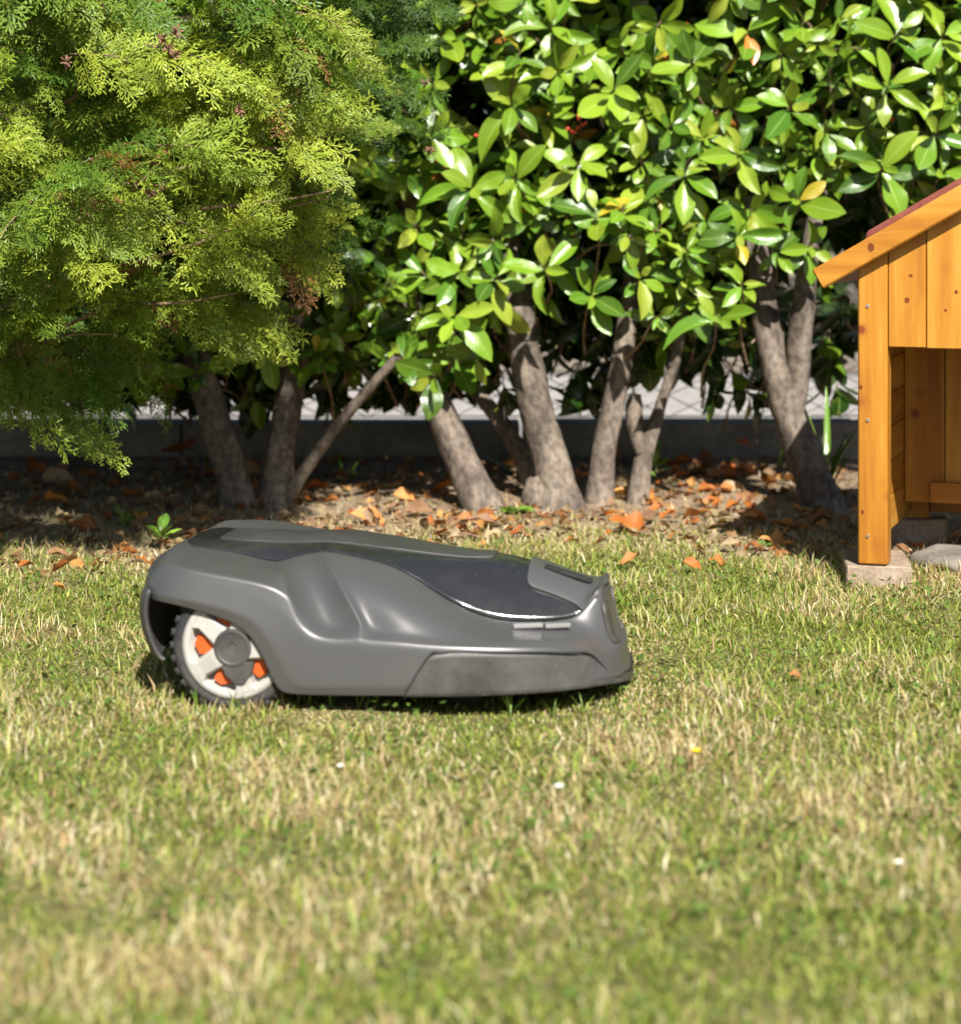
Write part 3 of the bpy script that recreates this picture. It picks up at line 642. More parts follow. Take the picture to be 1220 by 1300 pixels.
for kx, kz, ky, rr, asp in ((0.093, 0.553, 0.004, 0.0062, 1.25), (0.165, 0.535, 0.004, 0.0035, 1.1), (0.006, 0.385, 0.0, 0.0045, 1.3), (0.009, 0.145, 0.0, 0.0042, 1.3), (0.030, 0.654, -0.031, 0.0085, 1.3), (0.185, 0.57, 0.004, 0.0045, 1.1), (0.10, 0.60, 0.004, 0.005, 0.8)):
    bm = bmesh.new(); bmesh.ops.create_circle(bm, cap_ends=True, segments=14, radius=rr * 0.75)
    for v in bm.verts: v.co *= 1 + 0.2 * noise.noise(v.co * 300 + Vector((kx * 50, 0, 0)))
    bmesh.ops.transform(bm, verts=bm.verts, matrix=Matrix.Translation((kx, ky - 0.0004, kz)) @ Matrix.Rotation(math.radians(90), 4, 'X') @ Matrix.Diagonal((1, asp, 1, 1)))
    part('knot', bm_mesh('knot', bm), M['knot'])
def block(nm, cx, cy, sx, sy, sz, top, rz, mat, seed, lab, cat, grp=None):
    bm = bmesh.new(); bmesh.ops.create_cube(bm, size=1.0); bmesh.ops.scale(bm, vec=(sx, sy, sz), verts=bm.verts)
    bmesh.ops.bevel(bm, geom=bm.edges[:], offset=0.003, segments=1, affect='EDGES'); bmesh.ops.subdivide_edges(bm, edges=bm.edges[:], cuts=3, use_grid_fill=True)
    for v in bm.verts: v.co += Vector((1, 1, 1)) * 0.002 * noise.noise(v.co * 22 + Vector((seed, 0, 0))) + v.co.normalized() * 0.003 * noise.noise(v.co * 60)
    o = link(nm, bm_mesh(nm, bm), mat); o.location = (cx, cy, top - sz / 2); o.rotation_euler = (0, 0, rz); return tag(o, lab, cat, grp)
block('paver_block', 0.775, 4.035, 0.124, 0.21, 0.09, 0.043, -math.radians(7), M['paver'], 1, 'tan concrete block under the front post of the kennel', 'block', 'blocks under the kennel')
block('paver_block', 0.955, 4.56, 0.15, 0.25, 0.12, 0.06, -B0 * 0.6, M['paver'], 5, 'half shaded brown block on the ground inside the kennel', 'block', 'blocks under the kennel')
block('paver_block', 1.46, 4.2, 0.126, 0.6, 0.09, 0.043, -B0, M['paver'], 8, 'tan block under the other side of the kennel', 'block', 'blocks under the kennel')
bm = bmesh.new(); bmesh.ops.create_icosphere(bm, subdivisions=4, radius=1.0)
for v in bm.verts:
    a = 1 + 0.16 * noise.noise(v.co * 1.6) + 0.05 * noise.noise(v.co * 5); z = max(-0.6, min(0.5, v.co.z)) + 0.08 * noise.noise(v.co * 3)
    v.co = Vector((v.co.x * 0.15 * a, v.co.y * 0.12 * a, z * 0.05))
st = link('flat_stone', bm_mesh('flat_stone', bm, True), M['stone']); q = gp(1258, 722); st.location = (q.x, q.y + 0.03, 0.004); tag(st, 'flat grey stone slab on the ground in front of the kennel opening', 'stone')

# ------------------------------------------------------------------ robot mower
YA = math.radians(-8); MX, MY = -0.0986, 3.148
mow = empty('robot_mower', (MX, MY, 0), YA); tag(mow, 'grey robotic lawn mower with dark glossy lid and pale orange-trimmed wheels', 'robot mower')
ca, sa = math.cos(YA), math.sin(YA)
def P(px, py, y):
    """measured point on the mower's surface at lateral offset y, in the mower's own frame"""
    dx, dz = (px - CX) / F, -(py - HY) / F
    # ray (dx*t, t, CH+dz*t) -> local y = -(X-MX)*sa + (Y-MY)*ca
    t = (y - MX * sa + MY * ca) / (-dx * sa + ca)
    X, Y = dx * t - MX, t - MY
    return np.array((X * ca + Y * sa, y, CH + dz * t))
A_ = np.array
ST = [  # stations from the tail round the near side to the nose; rows: rim, lip, crease, shelf, flank, lid seam
 [A_((-.392, 0, .165)), A_((-.394, 0, .176)), A_((-.390, 0, .192)), A_((-.378, 0, .200)), A_((-.358, 0, .2085)), A_((-.335, 0, .2125))],
 [A_((-.389, -.12, .165)), A_((-.391, -.12, .176)), A_((-.386, -.118, .192)), A_((-.374, -.11, .200)), A_((-.354, -.09, .2085)), A_((-.335, -.045, .2125))],
 [P(184, 759, -.205), P(183, 750, -.206), P(190, 733, -.200), P(200, 711, -.188), P(216, 693, -0.1479), P(237, 688, -.062)],
 [P(196, 763, -.238), P(196, 755, -.240), P(201, 735, -.236), P(209, 716, -.224), P(222, 702, -0.1763), P(241, 693, -0.0947)],
 [P(222, 768, -.254), P(222, 759, -.257), P(228, 737, -.252), P(233, 722, -0.249), P(243, 709, -0.1849), P(255, 695, -0.0979)],
 [P(255, 777, -.256), P(256, 767, -.260), P(263, 741, -.255), P(266, 728, -0.252), P(274, 713, -0.1866), P(283, 698, -0.0990)],
 [P(287, 787, -.256), P(291, 775, -.260), P(303, 748, -.255), P(305, 735, -0.252), P(306, 719, -0.1875), P(311, 704, -0.0995)],
 [P(310, 800, -.256), P(318, 786, -.260), P(335, 758, -.255), P(335, 741, -0.252), P(331, 724, -0.1892), P(331, 709, -0.0995)],
 [P(326, 821, -.256), P(337, 806, -.260), P(360, 777, -.255), P(355, 748, -0.251), P(348, 727, -0.205), P(345, 712, -0.0995)],
 [P(337, 844, -.256), P(350, 829, -.260), P(379, 797, -.256), P(368, 758, -0.249), P(357, 727, -0.222), P(353, 712, -0.0984)],
 [P(346, 864, -.256), P(360, 849, -.260), P(397, 809, -.256), P(386, 780, -0.236), P(368, 730, -0.198), P(364, 709, -0.0958)],
 [P(353, 877, -.256), P(368, 864, -.260), P(417, 811, -.256), P(412, 797, -0.220), P(385, 735, -0.178), P(380, 704, -0.0952)],
 [P(364, 882, -.256), P(380, 872, -.260), P(436, 812, -.256), P(436, 797, -0.224), P(404, 733, -0.180), P(396, 701, -0.0963)],
 [P(400, 883, -.256), P(404, 873, -.260), P(455, 813, -.256), P(459, 792, -0.238), P(426, 731, -0.205), P(408, 699, -0.1049)],
 [P(440, 884, -.256), P(442, 873, -.260), P(474, 814, -.256), P(472, 800, -0.226), P(440, 737, -0.196), P(428, 701, -0.1064)],
 [P(490, 884, -.256), P(490, 873, -.260), P(500, 816, -.256), P(502, 803, -0.238), P(485, 752, -0.214), P(466, 709, -0.1079)],
 [P(540, 884, -.252), P(540, 873, -.256), P(535, 820, -.253), P(537, 809, -0.238), P(522, 770, -0.212), P(502, 718, -0.1164)],
 [P(590, 884, -.246), P(590, 873, -.250), P(580, 822, -.248), P(580, 813, -0.232), P(562, 787, -0.198), P(538, 741, -0.1172)],
 [P(640, 882, -.236), P(640, 872, -.240), P(628, 823, -.238), P(626, 815, -.222), P(605, 800, -0.1772), P(578, 768, -0.1281)],
 [P(690, 879, -.216), P(690, 869, -.220), P(680, 823, -.218), P(676, 814, -.203), P(658, 804, -0.1634), P(622, 787, -0.1218)],
 [P(732, 875, -.186), P(732, 865, -.190), P(722, 824, -.188), P(718, 812, -.172), P(708, 801, -0.1393), P(672, 790, -0.1120)],
 [P(762, 870, -.148), P(762, 860, -.151), P(748, 826, -.146), P(748, 816, -.132), P(742, 800, -0.1084), P(718, 787, -0.0980)],
 [P(782, 867, -.105), P(783, 857, -.108), P(776, 846, -.106), P(768, 832, -.108), P(757, 812, -.098), P(740, 779, -.086)],
 [P(795, 864, -.055), P(796, 854, -.057), P(791, 841, -.057), P(788, 820, -.060), P(774, 808, -.072), P(763, 749, -.070)],
 [P(801, 862, 0), P(802, 852, 0), P(799, 838, 0), P(797, 814, 0), P(786, 804, 0), P(773, 743, 0)]]
ns, nrw = len(ST), 6
def inward(p, a, dz): return np.array((p[0] * (1 - a * 2.5 if abs(p[0]) > .25 else 1 - a), p[1] * (1 - a * 3), p[2] + dz))
def full(st, extra=True):
    col = list(st)
    return ([inward(col[0], 0.02, 0.004)] if extra else []) + col + ([inward(col[-1], 0.02, -0.010)] if extra else [])
near = [full(s) for s in ST]
mir = [[p * A_((1, -1, 1)) for p in s] for s in near[1:-1]][::-1]
ring = near + mir; R_ = len(near[0]); N_ = len(ring)
V = np.array([p for s in ring for p in s]); Q = [[i * R_ + j, ((i + 1) % N_) * R_ + j, ((i + 1) % N_) * R_ + j + 1, i * R_ + j + 1] for i in range(N_) for j in range(R_ - 1)]
me = np_mesh('shell', V, np.array(Q), smooth=True); shell = link('shell', me, M['shell'], mow)
bm = bmesh.new(); bm.from_mesh(me); cl = bm.edges.layers.float.get('crease_edge') or bm.edges.layers.float.new('crease_edge')
for e in bm.edges:
    a, b = e.verts[0].index, e.verts[1].index
    if a // R_ != b // R_ and a % R_ == b % R_:
        e[cl] = {1: 0.8, 2: 0.7, 3: 0.62, 4: 0.45, 6: 0.85}.get(a % R_, 0)
        if a % R_ in (3, 4) and 20 <= a // R_ <= N_ - 20: e[cl] = 0.85
    elif a // R_ == b // R_ and min(a % R_, b % R_) >= 3:
        e[cl] = {9: 0.4, 13: 0.55, 23: 0.5, N_ - 23: 0.5, N_ - 9: 0.4, N_ - 13: 0.55}.get(a // R_, 0)
bm.to_mesh(me); bm.free()
def subsurf(o, lv): m = o.modifiers.new('round', 'SUBSURF'); m.levels = lv; m.render_levels = lv; return o
subsurf(shell, 3)
# glossy lid: spans the near and far seam, humped to the centre line
cl_px = [(236, 680), (270, 675), (300, 672.5), (356, 671), (420, 674), (480, 680), (560, 691), (600, 697), (640, 702), (660, 706), (700, 720), (735, 733), (772, 743)]
CLX = [P(a, b, 0)[0] for a, b in cl_px]; CLZ = [P(a, b, 0)[2] - (0.005 if a < 610 else 0) for a, b in cl_px]
def zc(x): return float(np.interp(x, CLX, CLZ))
lid_st = [s[-1] for s in ST[2:]]
LX = np.array([e[0] for e in lid_st]); LY = np.array([abs(e[1]) for e in lid_st]); LZ = np.array([e[2] for e in lid_st])
def lidz(x, y):
    ye = max(float(np.interp(x, LX, LY)) - 0.0025, 1e-4); ze = float(np.interp(x, LX, LZ)) + 0.0015; zm = max(zc(x), ze + 0.002)
    return ze + (zm - ze) * (1 - min(1, abs(y) / ye) ** 2.4)
def lid_y(px, py):
    """lateral offset at which the lid passes through a measured point"""
    ys = np.linspace(0, -0.135, 136); return float(min(ys, key=lambda y: abs(P(px, py, y)[2] - lidz(P(px, py, y)[0], y))))
NS = 14; V, Q = [], []
for i, e in enumerate(lid_st):
    x, ye = e[0], max(abs(e[1]) - 0.0025, 1e-3)
    for j in range(NS + 1):
        t = -1 + 2 * j / NS; V.append((x, t * ye, lidz(x, t * ye)))
Q = [[i * (NS + 1) + j, (i + 1) * (NS + 1) + j, (i + 1) * (NS + 1) + j + 1, i * (NS + 1) + j + 1] for i in range(len(lid_st) - 1) for j in range(NS)]
lid = subsurf(link('lid', np_mesh('lid', np.array(V), np.array(Q), smooth=True), M['gloss'], mow), 2)
so = lid.modifiers.new('thick', 'SOLIDIFY'); so.thickness = 0.005; so.offset = -1
def cover(nm, xs, hw, lift, mat, par, n=12, rim=0.004):
    """raised panel that follows the lid"""
    V = []
    for x, w in zip(xs, hw):
        for j in range(n + 1):
            t = -1 + 2 * j / n; V.append((x, t * w, lidz(x, t * w) + lift))
    ny = n + 1; nx = len(xs); Q = [[i * ny + j, (i + 1) * ny + j, (i + 1) * ny + j + 1, i * ny + j + 1] for i in range(nx - 1) for j in range(n)]
    o = subsurf(link(nm, np_mesh(nm, np.array(V), np.array(Q), smooth=True), mat, par), 1)
    so = o.modifiers.new('thick', 'SOLIDIFY'); so.thickness = lift + 0.003; so.offset = -1 if True else 1
    bv = o.modifiers.new('edge', 'BEVEL'); bv.width = 0.0012; bv.segments = 2; bv.limit_method = 'ANGLE'; return o
hx = np.linspace(P(284, 675, -.02)[0], P(628, 701, -.02)[0], 24)
cover('hatch', hx, [0.058 * (1 - 0.5 * max(0, i / 23 - 0.62) / 0.38) * (0.82 + 0.18 * min(1, i / 2)) for i in range(24)], 0.0018, M['hatch'], lid)
no = [(669, 742), (673, 748), (682, 751), (696, 755), (710, 761), (727, 768), (734, 774), (738, 779)]
nx_ = [P(a, b, lid_y(a, b))[0] for a, b in no]; nw = [abs(lid_y(a, b)) for a, b in no]
ex = np.linspace(nx_[-1] + 0.004, P(772, 743, 0)[0] + 0.001, 7); nx_ += list(ex); nw += [max(float(np.interp(x, LX, LY)) * 0.99, 0.012) for x in ex]
for i in range(1, len(nx_)): nx_[i] = max(nx_[i], nx_[i - 1] + 0.002)
cover('nose_cover', nx_, nw, 0.005, M['shell'], mow)
def bar(nm, a, b, w, h, mat, par, up=(0, 0, 1)):
    """bevelled bar from a to b"""
    a, b = Vector(a), Vector(b); d = b - a; o = link(nm, box_mesh(nm, (d.length, w, h), min(w, h) * 0.3), mat, par)
    o.matrix_local = Matrix.Translation((a + b) / 2) @ frame(d, Vector(up)).to_4x4(); return o
for s in (-1, 1):
    f = A_((1, -s, 1))
    for x0, x1, y0, y1 in ((651, 689, -.150, -.139), (691, 723, -.1385, -.122)):
        bar('light_strip', (P(x0, 794.5, y0 + .001)) * f, (P(x1, 793, y1 + .001)) * f, 0.012, 0.0065, M['silver'], mow)
ya = lid_y(692, 745); a, b = P(692, 746, -.026), P(752, 751, -.030)
bar('handle_slot', (a[0], a[1], lidz(a[0], a[1]) + 0.006), (b[0], b[1], lidz(b[0], b[1]) + 0.0075), 0.014, 0.006, M['black'], mow)
def skin(f, r):
    i = min(int(f), len(ST) - 2); u = f - i; j = min(int(r), 4); v = r - j
    g = lambda k: ST[k][j] * (1 - v) + ST[k][j + 1] * v
    p = g(i) * (1 - u) + g(i + 1) * u; nrm = A_((1.0, -0.9 * max(0, (24 - f)) ** 0.5, 0.1)); return p + nrm / np.linalg.norm(nrm) * 0.0012
V = [skin(f, r) for r in np.linspace(3.35, 4.75, 6) for f in np.linspace(22.85, 23.3, 5)]
Q = [[i * 5 + j, i * 5 + j + 1, (i + 1) * 5 + j + 1, (i + 1) * 5 + j] for i in range(5) for j in range(4)]
for s in (-1, 1):
    o = link('contact_strip', np_mesh('contact_strip', np.array(V) * A_((1, -s, 1)), np.array(Q), smooth=True), M['contact'], mow)
    so = o.modifiers.new('thick', 'SOLIDIFY'); so.thickness = 0.004; so.offset = 0
# wrap-round bumper
bs = [(P(514, 884, -.258), P(520, 872, -.259)), (P(527, 884, -.258), P(546, 832, -.257)), (P(562, 884, -.254), P(562, 829, -.2545))]
for s in ST[17:]: bs.append((s[0] * 1.0, s[2] + A_((0, 0, -0.006))))
bs = [(a * A_((1.012, 1.018, 1)), b * A_((1.012, 1.022, 1))) for a, b in bs]
bs[-3] = (bs[-3][0], bs[-3][1] + A_((0, 0, -.010))); bs[-2] = (bs[-2][0], bs[-2][1] + A_((0, 0, -.008))); bs[-1] = (bs[-1][0], bs[-1][1] + A_((0, 0, -.006)))
bs = bs + [(a * A_((1, -1, 1)), b * A_((1, -1, 1))) for a, b in bs[:-1]][::-1]
V, Q = [], []
for a, b in bs:
    c = a * 0.5 + b * 0.5; V += [a * A_((.985, .985, 1)), a, c * A_((1.003, 1.003, 1)), b, b * A_((.975, .975, 1)) + A_((0, 0, .001))]
Q = [[i * 5 + j, (i + 1) * 5 + j, (i + 1) * 5 + j + 1, i * 5 + j + 1] for i in range(len(bs) - 1) for j in range(4)]
me = np_mesh('bumper', np.array(V), np.array(Q), smooth=True); bmp = link('bumper', me, M['bumper'], mow)
bm = bmesh.new(); bm.from_mesh(me); cl = bm.edges.layers.float.new('crease_edge')
for e in bm.edges:
    a, b = e.verts[0].index, e.verts[1].index
    if a // 5 != b // 5 and a % 5 in (1, 3): e[cl] = 0.85
    if a // 5 == b // 5 and a // 5 in (0, 1, len(bs) - 1, len(bs) - 2): e[cl] = 0.85
bm.to_mesh(me); bm.free(); subsurf(bmp, 2)
edge_pts = [Vector(bs[0][0])] + [Vector(b) + Vector((0, 0, 0.0012)) for a, b in bs] + [Vector(bs[-1][0])]
tube('bumper_seam', edge_pts, [0.0014] * len(edge_pts), M['black'], bmp, 6)
# tail skirt
ts = [(-.352, -.238, .1), (-.366, -.226, .1), (-.376, -.18, .1), (-.384, -.09, .1)]; ts = ts + [(-.386, 0, .1)] + [(x, -y, z) for x, y, z in ts[::-1]]
V, Q = [], []
for x, y, z in ts:
    for k, (dx, zz) in enumerate([(0.008, .172), (0.0, .160), (-0.002, .130), (0.008, .095), (0.022, .070), (0.030, .072)]): V.append((x + dx, y * (1 - 0.0 * k), zz))
Q = [[i * 6 + j, (i + 1) * 6 + j, (i + 1) * 6 + j + 1, i * 6 + j + 1] for i in range(len(ts) - 1) for j in range(5)]
o = subsurf(link('tail_skirt', np_mesh('tail_skirt', np.array(V), np.array(Q), smooth=True), M['bumper'], mow), 2)
so = o.modifiers.new('thick', 'SOLIDIFY'); so.thickness = 0.006; so.offset = 0
# chassis under the shell
ch = link('chassis', box_mesh('chassis', (0.46, 0.20, 0.085), 0.02, (-0.07, 0, 0.092)), M['black'], mow)
link('cutting_deck', box_mesh('cutting_deck', (0.34, 0.36, 0.03), 0.01, (0.08, 0, 0.046)), M['black'], ch)
def lathe(nm, prof, seg, mat, par, cap=False):
    V = [(r * math.cos(2 * math.pi * k / seg), y, r * math.sin(2 * math.pi * k / seg)) for k in range(seg) for r, y in prof]; n = len(prof)
    Q = [[k * n + j, ((k + 1) % seg) * n + j, ((k + 1) % seg) * n + j + 1, k * n + j + 1] for k in range(seg) for j in range(n - 1)]
    return link(nm, np_mesh(nm, np.array(V), np.array(Q), smooth=True), mat, par)
def wheel(side):
    y0 = -0.241; c = P(297, 826, y0); c[2] = 0.093
    w = empty('wheel', c * A_((1, -side, 1))); w.parent = mow
    w.scale = (1, -side, 1)                              # outer face turned to -y
    R0, RR = 0.093, 0.078
    t = lathe('tyre', [(RR - 0.004, 0.0), (RR + 0.004, -0.003), (R0 - 0.006, 0.000), (R0 - 0.001, 0.006), (R0, 0.02), (R0, 0.035), (R0 - 0.006, 0.044), (RR, 0.046)], 72, M['tyre'], w)
    bag = Bag()
    for k in range(30):                                   # tread lugs
        for hf in (0, 1):
            a = 2 * math.pi * (k + 0.5 * hf) / 30; da = 0.055
            vs_ = []
            for r in (R0 - 0.004, R0 + 0.002):
                for aa, yy in ((a - da, 0.001 + 0.023 * hf), (a + da, 0.001 + 0.023 * hf), (a + da + 0.05, 0.020 + 0.023 * hf), (a - da + 0.05, 0.020 + 0.023 * hf)):
                    vs_.append((r * math.cos(aa), yy, r * math.sin(aa)))
            bag.add(np.array(vs_), [[4, 5, 6, 7], [0, 1, 5, 4], [1, 2, 6, 5], [2, 3, 7, 6], [3, 0, 4, 7]], (0.03, 0.03, 0.03))
    tag(link('tread', bag.mesh('tread'), M['tyre'], t), kind='stuff')
    # rim: outer ring, five broad spokes, dished pockets behind
    rim = lathe('rim', [(RR - 0.003, 0.03), (RR - 0.002, -0.002), (RR - 0.008, -0.005), (RR - 0.013, -0.004), (RR - 0.016, 0.012), (0.030, 0.020)], 72, M['rim'], w)
    for k in range(5):
        a = math.radians(180 + 34 + 72 * k); u = Vector((math.cos(a), 0, math.sin(a))); v = Vector((-math.sin(a), 0, math.cos(a)))
        bm = bmesh.new(); prof = [(0.012, 0.017), (0.034, 0.0135), (0.056, 0.012), (RR - 0.012, 0.020)]; rows_ = []
        for r, hw in prof:
            rows_.append([bm.verts.new(u * r + v * (hw * q) + Vector((0, yy - 0.0028 * (r < 0.05), 0))) for q, yy in ((-1.25, 0.016), (-1, -0.003), (-0.8, -0.0055), (0.8, -0.0055), (1, -0.003), (1.25, 0.016))])
        for i in range(3):
            for j in range(5): bm.faces.new((rows_[i][j], rows_[i + 1][j], rows_[i + 1][j + 1], rows_[i][j + 1]))
        link('spoke', bm_mesh('spoke', bm), M['rim'], w)
        a2 = a + math.radians(36); bm = bmesh.new(); o_ = []
        for da, r in ((-26, 0.028), (26, 0.028), (15, 0.054), (0, 0.0605), (-12, 0.058)):
            aa = a2 + math.radians(da); o_.append((r * math.cos(aa), r * math.sin(aa)))
        vb = [bm.verts.new((x, 0.018, z)) for x, z in o_]; vf = [bm.verts.new((x * 0.97, 0.003, z * 0.97)) for x, z in o_]
        bm.faces.new(vf); [bm.faces.new((vb[i], vb[(i + 1) % 5], vf[(i + 1) % 5], vf[i])) for i in range(5)]
        link('orange_insert', bm_mesh('orange_insert', bm), M['orange'], w)
    hub = lathe('hub_cap', [(0.028, 0.0), (0.029, -0.006), (0.027, -0.0095), (0.023, -0.0105), (0.021, -0.0095), (0.008, -0.0090), (0.007, -0.0075), (0.0, -0.0075)], 40, M['bumper'], w); hub.data.polygons.foreach_set('use_smooth', np.zeros(len(hub.data.polygons), bool))
    bm = bmesh.new(); o_ = [(0.0, -0.030), (0.030, -0.024), (0.036, -0.010), (0.022, -0.048), (0.012, -0.056), (0.002, -0.054), (-0.012, -0.040)]
    o_ = [(-0.018, -0.026), (0.032, -0.018), (0.027, -0.040), (0.016, -0.055), (0.004, -0.054), (-0.010, -0.042)]
    vb = [bm.verts.new((x, 0.0, z)) for x, z in o_]; vf = [bm.verts.new((x * 0.97, -0.0085, z * 0.97)) for x, z in o_]
    bm.faces.new(vf); [bm.faces.new((vb[i], vb[(i + 1) % 6], vf[(i + 1) % 6], vf[i])) for i in range(6)]
    bmesh.ops.bevel(bm, geom=bm.edges[:], offset=0.0015, segments=2, affect='EDGES')
    link('hub_tab', bm_mesh('hub_tab', bm), M['bumper'], hub)
wheel(1); wheel(-1)
for s in (-1, 1):
    c = P(590, 880, -.14); w = empty('caster_wheel', (c[0], s * 0.14, 0.04)); w.parent = mow
    lathe('tyre', [(0.0, -0.02), (0.03, -0.02), (0.040, -0.012), (0.042, 0.0), (0.040, 0.012), (0.03, 0.02), (0.0, 0.02)], 28, M['tyre'], w)
    link('fork', box_mesh('fork', (0.03, 0.05, 0.05), 0.006, (-0.005, 0, 0.045)), M['black'], w)

# ------------------------------------------------------------------ lawn grass
def in_box(x, y, cx, cy, sx, sy, rz):
    dx, dy = x - cx, y - cy; c, s = math.cos(-rz), math.sin(-rz)
    return (np.abs(dx * c - dy * s) < sx / 2) & (np.abs(dx * s + dy * c) < sy / 2)
def blocked(x, y):
    return in_box(x, y, 0.775, 4.035, 0.124, 0.21, -math.radians(7)) | in_box(x, y, 0.955, 4.56, 0.15, 0.25, -B0 * 0.6) | (((x - st.location.x) / 0.14) ** 2 + ((y - st.location.y) / 0.11) ** 2 < 1)
def table(scale, seed, n=256, ext=6.0):
    g = np.array([[noise.noise(Vector((i / n * ext * scale, j / n * ext * scale, seed))) for i in range(n)] for j in range(n)])
    def f(x, y):
        u = np.clip((np.asarray(x) + ext / 2) / ext * (n - 1), 0, n - 1.001); v = np.clip(np.asarray(y) / ext * (n - 1), 0, n - 1.001)
        i, j = u.astype(int), v.astype(int); a, b = u - i, v - j
        return (g[j, i] * (1 - a) + g[j, i + 1] * a) * (1 - b) + (g[j + 1, i] * (1 - a) + g[j + 1, i + 1] * a) * b
    return f
n1, n2, n3 = table(1.1, 2.2), table(4.5, 5.1), table(14, 8.8)
def edge_y(x):     # where the lawn gives way to the hedge bed
    return 4.24 - 0.20 * sm(-0.3, -0.9, x) + 0.22 * n1(x, 3 + 0 * x) + 0.15 * np.exp(-((x - 0.35) / 0.3) ** 2) - 0.14 * sm(0.5, 0.75, x)
def sample(nn, y0=1.45, y1=4.9, pw=1.0):
    y = y0 + (y1 - y0) * rng.random(nn * 2) ** pw; w = 0.234 * y + 0.22
    x = rng.uniform(-1, 1, nn * 2) * (0.234 * 4.9 + 0.22); k = np.abs(x) < w; return x[k][:nn], y[k][:nn]
def blades(nn, hmin, hmax, wmin, wmax, lean, pal, pw, dens, bend=0.6, sample_kw={}):
    x, y = sample(nn, **sample_kw); keep = (rng.random(len(x)) < dens(x, y)) & ~blocked(x, y); x, y = x[keep], y[keep]; n = len(x)
    clump = 0.85 + 0.45 * n2(x, y) + 0.15 * n3(x, y)
    lx = (x - MX) * ca + (y - MY) * sa; ly = -(x - MX) * sa + (y - MY) * ca
    h = rng.uniform(hmin, hmax, n) * np.clip(clump, 0.4, 1.4) * np.where((lx > -0.13) & (lx < 0.40) & (np.abs(ly) < 0.335), 0.38, 1.0); w = rng.uniform(wmin, wmax, n)
    az = rng.uniform(0, 6.283, n); ln = np.clip(rng.uniform(0.15, 1.5, n) * lean + rng.normal(0, 0.15, n), 0, 1.45)
    d = np.stack([np.cos(az), np.sin(az)], 1); wa = az + 1.57 + rng.normal(0, 0.5, n); s = np.stack([np.cos(wa), np.sin(wa)], 1)
    l1, l2 = ln, np.minimum(ln + rng.uniform(0.1, bend, n), 1.75)
    base = np.stack([x, y, np.zeros(n)], 1) + np.stack([0 * x, 0 * x, 0.0 * x - 0.002], 1)
    p1 = base + np.stack([d[:, 0] * np.sin(l1), d[:, 1] * np.sin(l1), np.cos(l1)], 1) * (h * 0.55)[:, None]
    p2 = p1 + np.stack([d[:, 0] * np.sin(l2), d[:, 1] * np.sin(l2), np.cos(l2)], 1) * (h * 0.45)[:, None]
    p2[:, 2] = np.maximum(p2[:, 2], 0.004); p1[:, 2] = np.maximum(p1[:, 2], 0.005)
    s3 = np.hstack([s, np.zeros((n, 1))]) * (w / 2)[:, None]
    V = np.stack([base - s3 * 0.8, base + s3 * 0.8, p1 - s3, p1 + s3, p2 - s3 * 0.12, p2 + s3 * 0.12], 1).reshape(-1, 3)
    i = np.arange(n)[:, None] * 6
    Q = np.concatenate([i + np.array([[0, 1, 3, 2]]), i + np.array([[2, 3, 5, 4]])], 0)
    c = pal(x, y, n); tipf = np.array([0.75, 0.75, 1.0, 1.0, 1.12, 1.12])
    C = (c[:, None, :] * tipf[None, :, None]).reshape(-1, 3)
    return V, Q, C
GREENS = np.array([(0.180, 0.260, 0.034), (0.240, 0.295, 0.046), (0.300, 0.330, 0.066), (0.120, 0.200, 0.034), (0.350, 0.355, 0.095)])
STRAWS = np.array([(0.60, 0.51, 0.28), (0.49, 0.38, 0.19), (0.70, 0.63, 0.42), (0.43, 0.28, 0.14), (0.54, 0.48, 0.21)])
def pal_mix(dry):
    def f(x, y, n):
        fr = np.clip(dry + 0.55 * n1(x, y) + 0.75 * n2(x, y) + 0.16 * sm(3.6, 4.4, y), 0.03, 0.97); isd = rng.random(n) < fr
        g = GREENS[rng.integers(0, 5, n)] * rng.uniform(0.75, 1.25, (n, 1)); s = STRAWS[rng.integers(0, 5, n)] * rng.uniform(0.7, 1.15, (n, 1))
        return np.where(isd[:, None], s, g)
    return f
def dens_lawn(x, y): return np.clip((1 - sm(-0.25, 0.38, y - edge_y(x) - 0.40 * n2(x, y) - 0.12 * n3(x, y))) * (0.86 + 0.5 * n2(x, y)), 0.0, 1)
def dens_bed(x, y): return 0.06 * np.clip(1.0 + 4 * n2(x, y), 0, 3) * sm(5.1, 4.4, y) * (y > 4.0)
def dens_all(x, y): return np.maximum(dens_lawn(x, y), dens_bed(x, y))
gb = Bag()
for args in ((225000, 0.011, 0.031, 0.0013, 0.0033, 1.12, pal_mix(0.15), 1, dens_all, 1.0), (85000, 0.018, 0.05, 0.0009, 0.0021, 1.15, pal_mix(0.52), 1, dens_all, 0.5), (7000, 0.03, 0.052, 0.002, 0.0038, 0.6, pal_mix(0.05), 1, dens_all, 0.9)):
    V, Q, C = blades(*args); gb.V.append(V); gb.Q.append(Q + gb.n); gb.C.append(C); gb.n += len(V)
tag(link('grass', gb.mesh('grass'), M['grass']), 'short sunlit lawn grass mixed with dry straw-coloured blades', 'grass', kind='stuff')
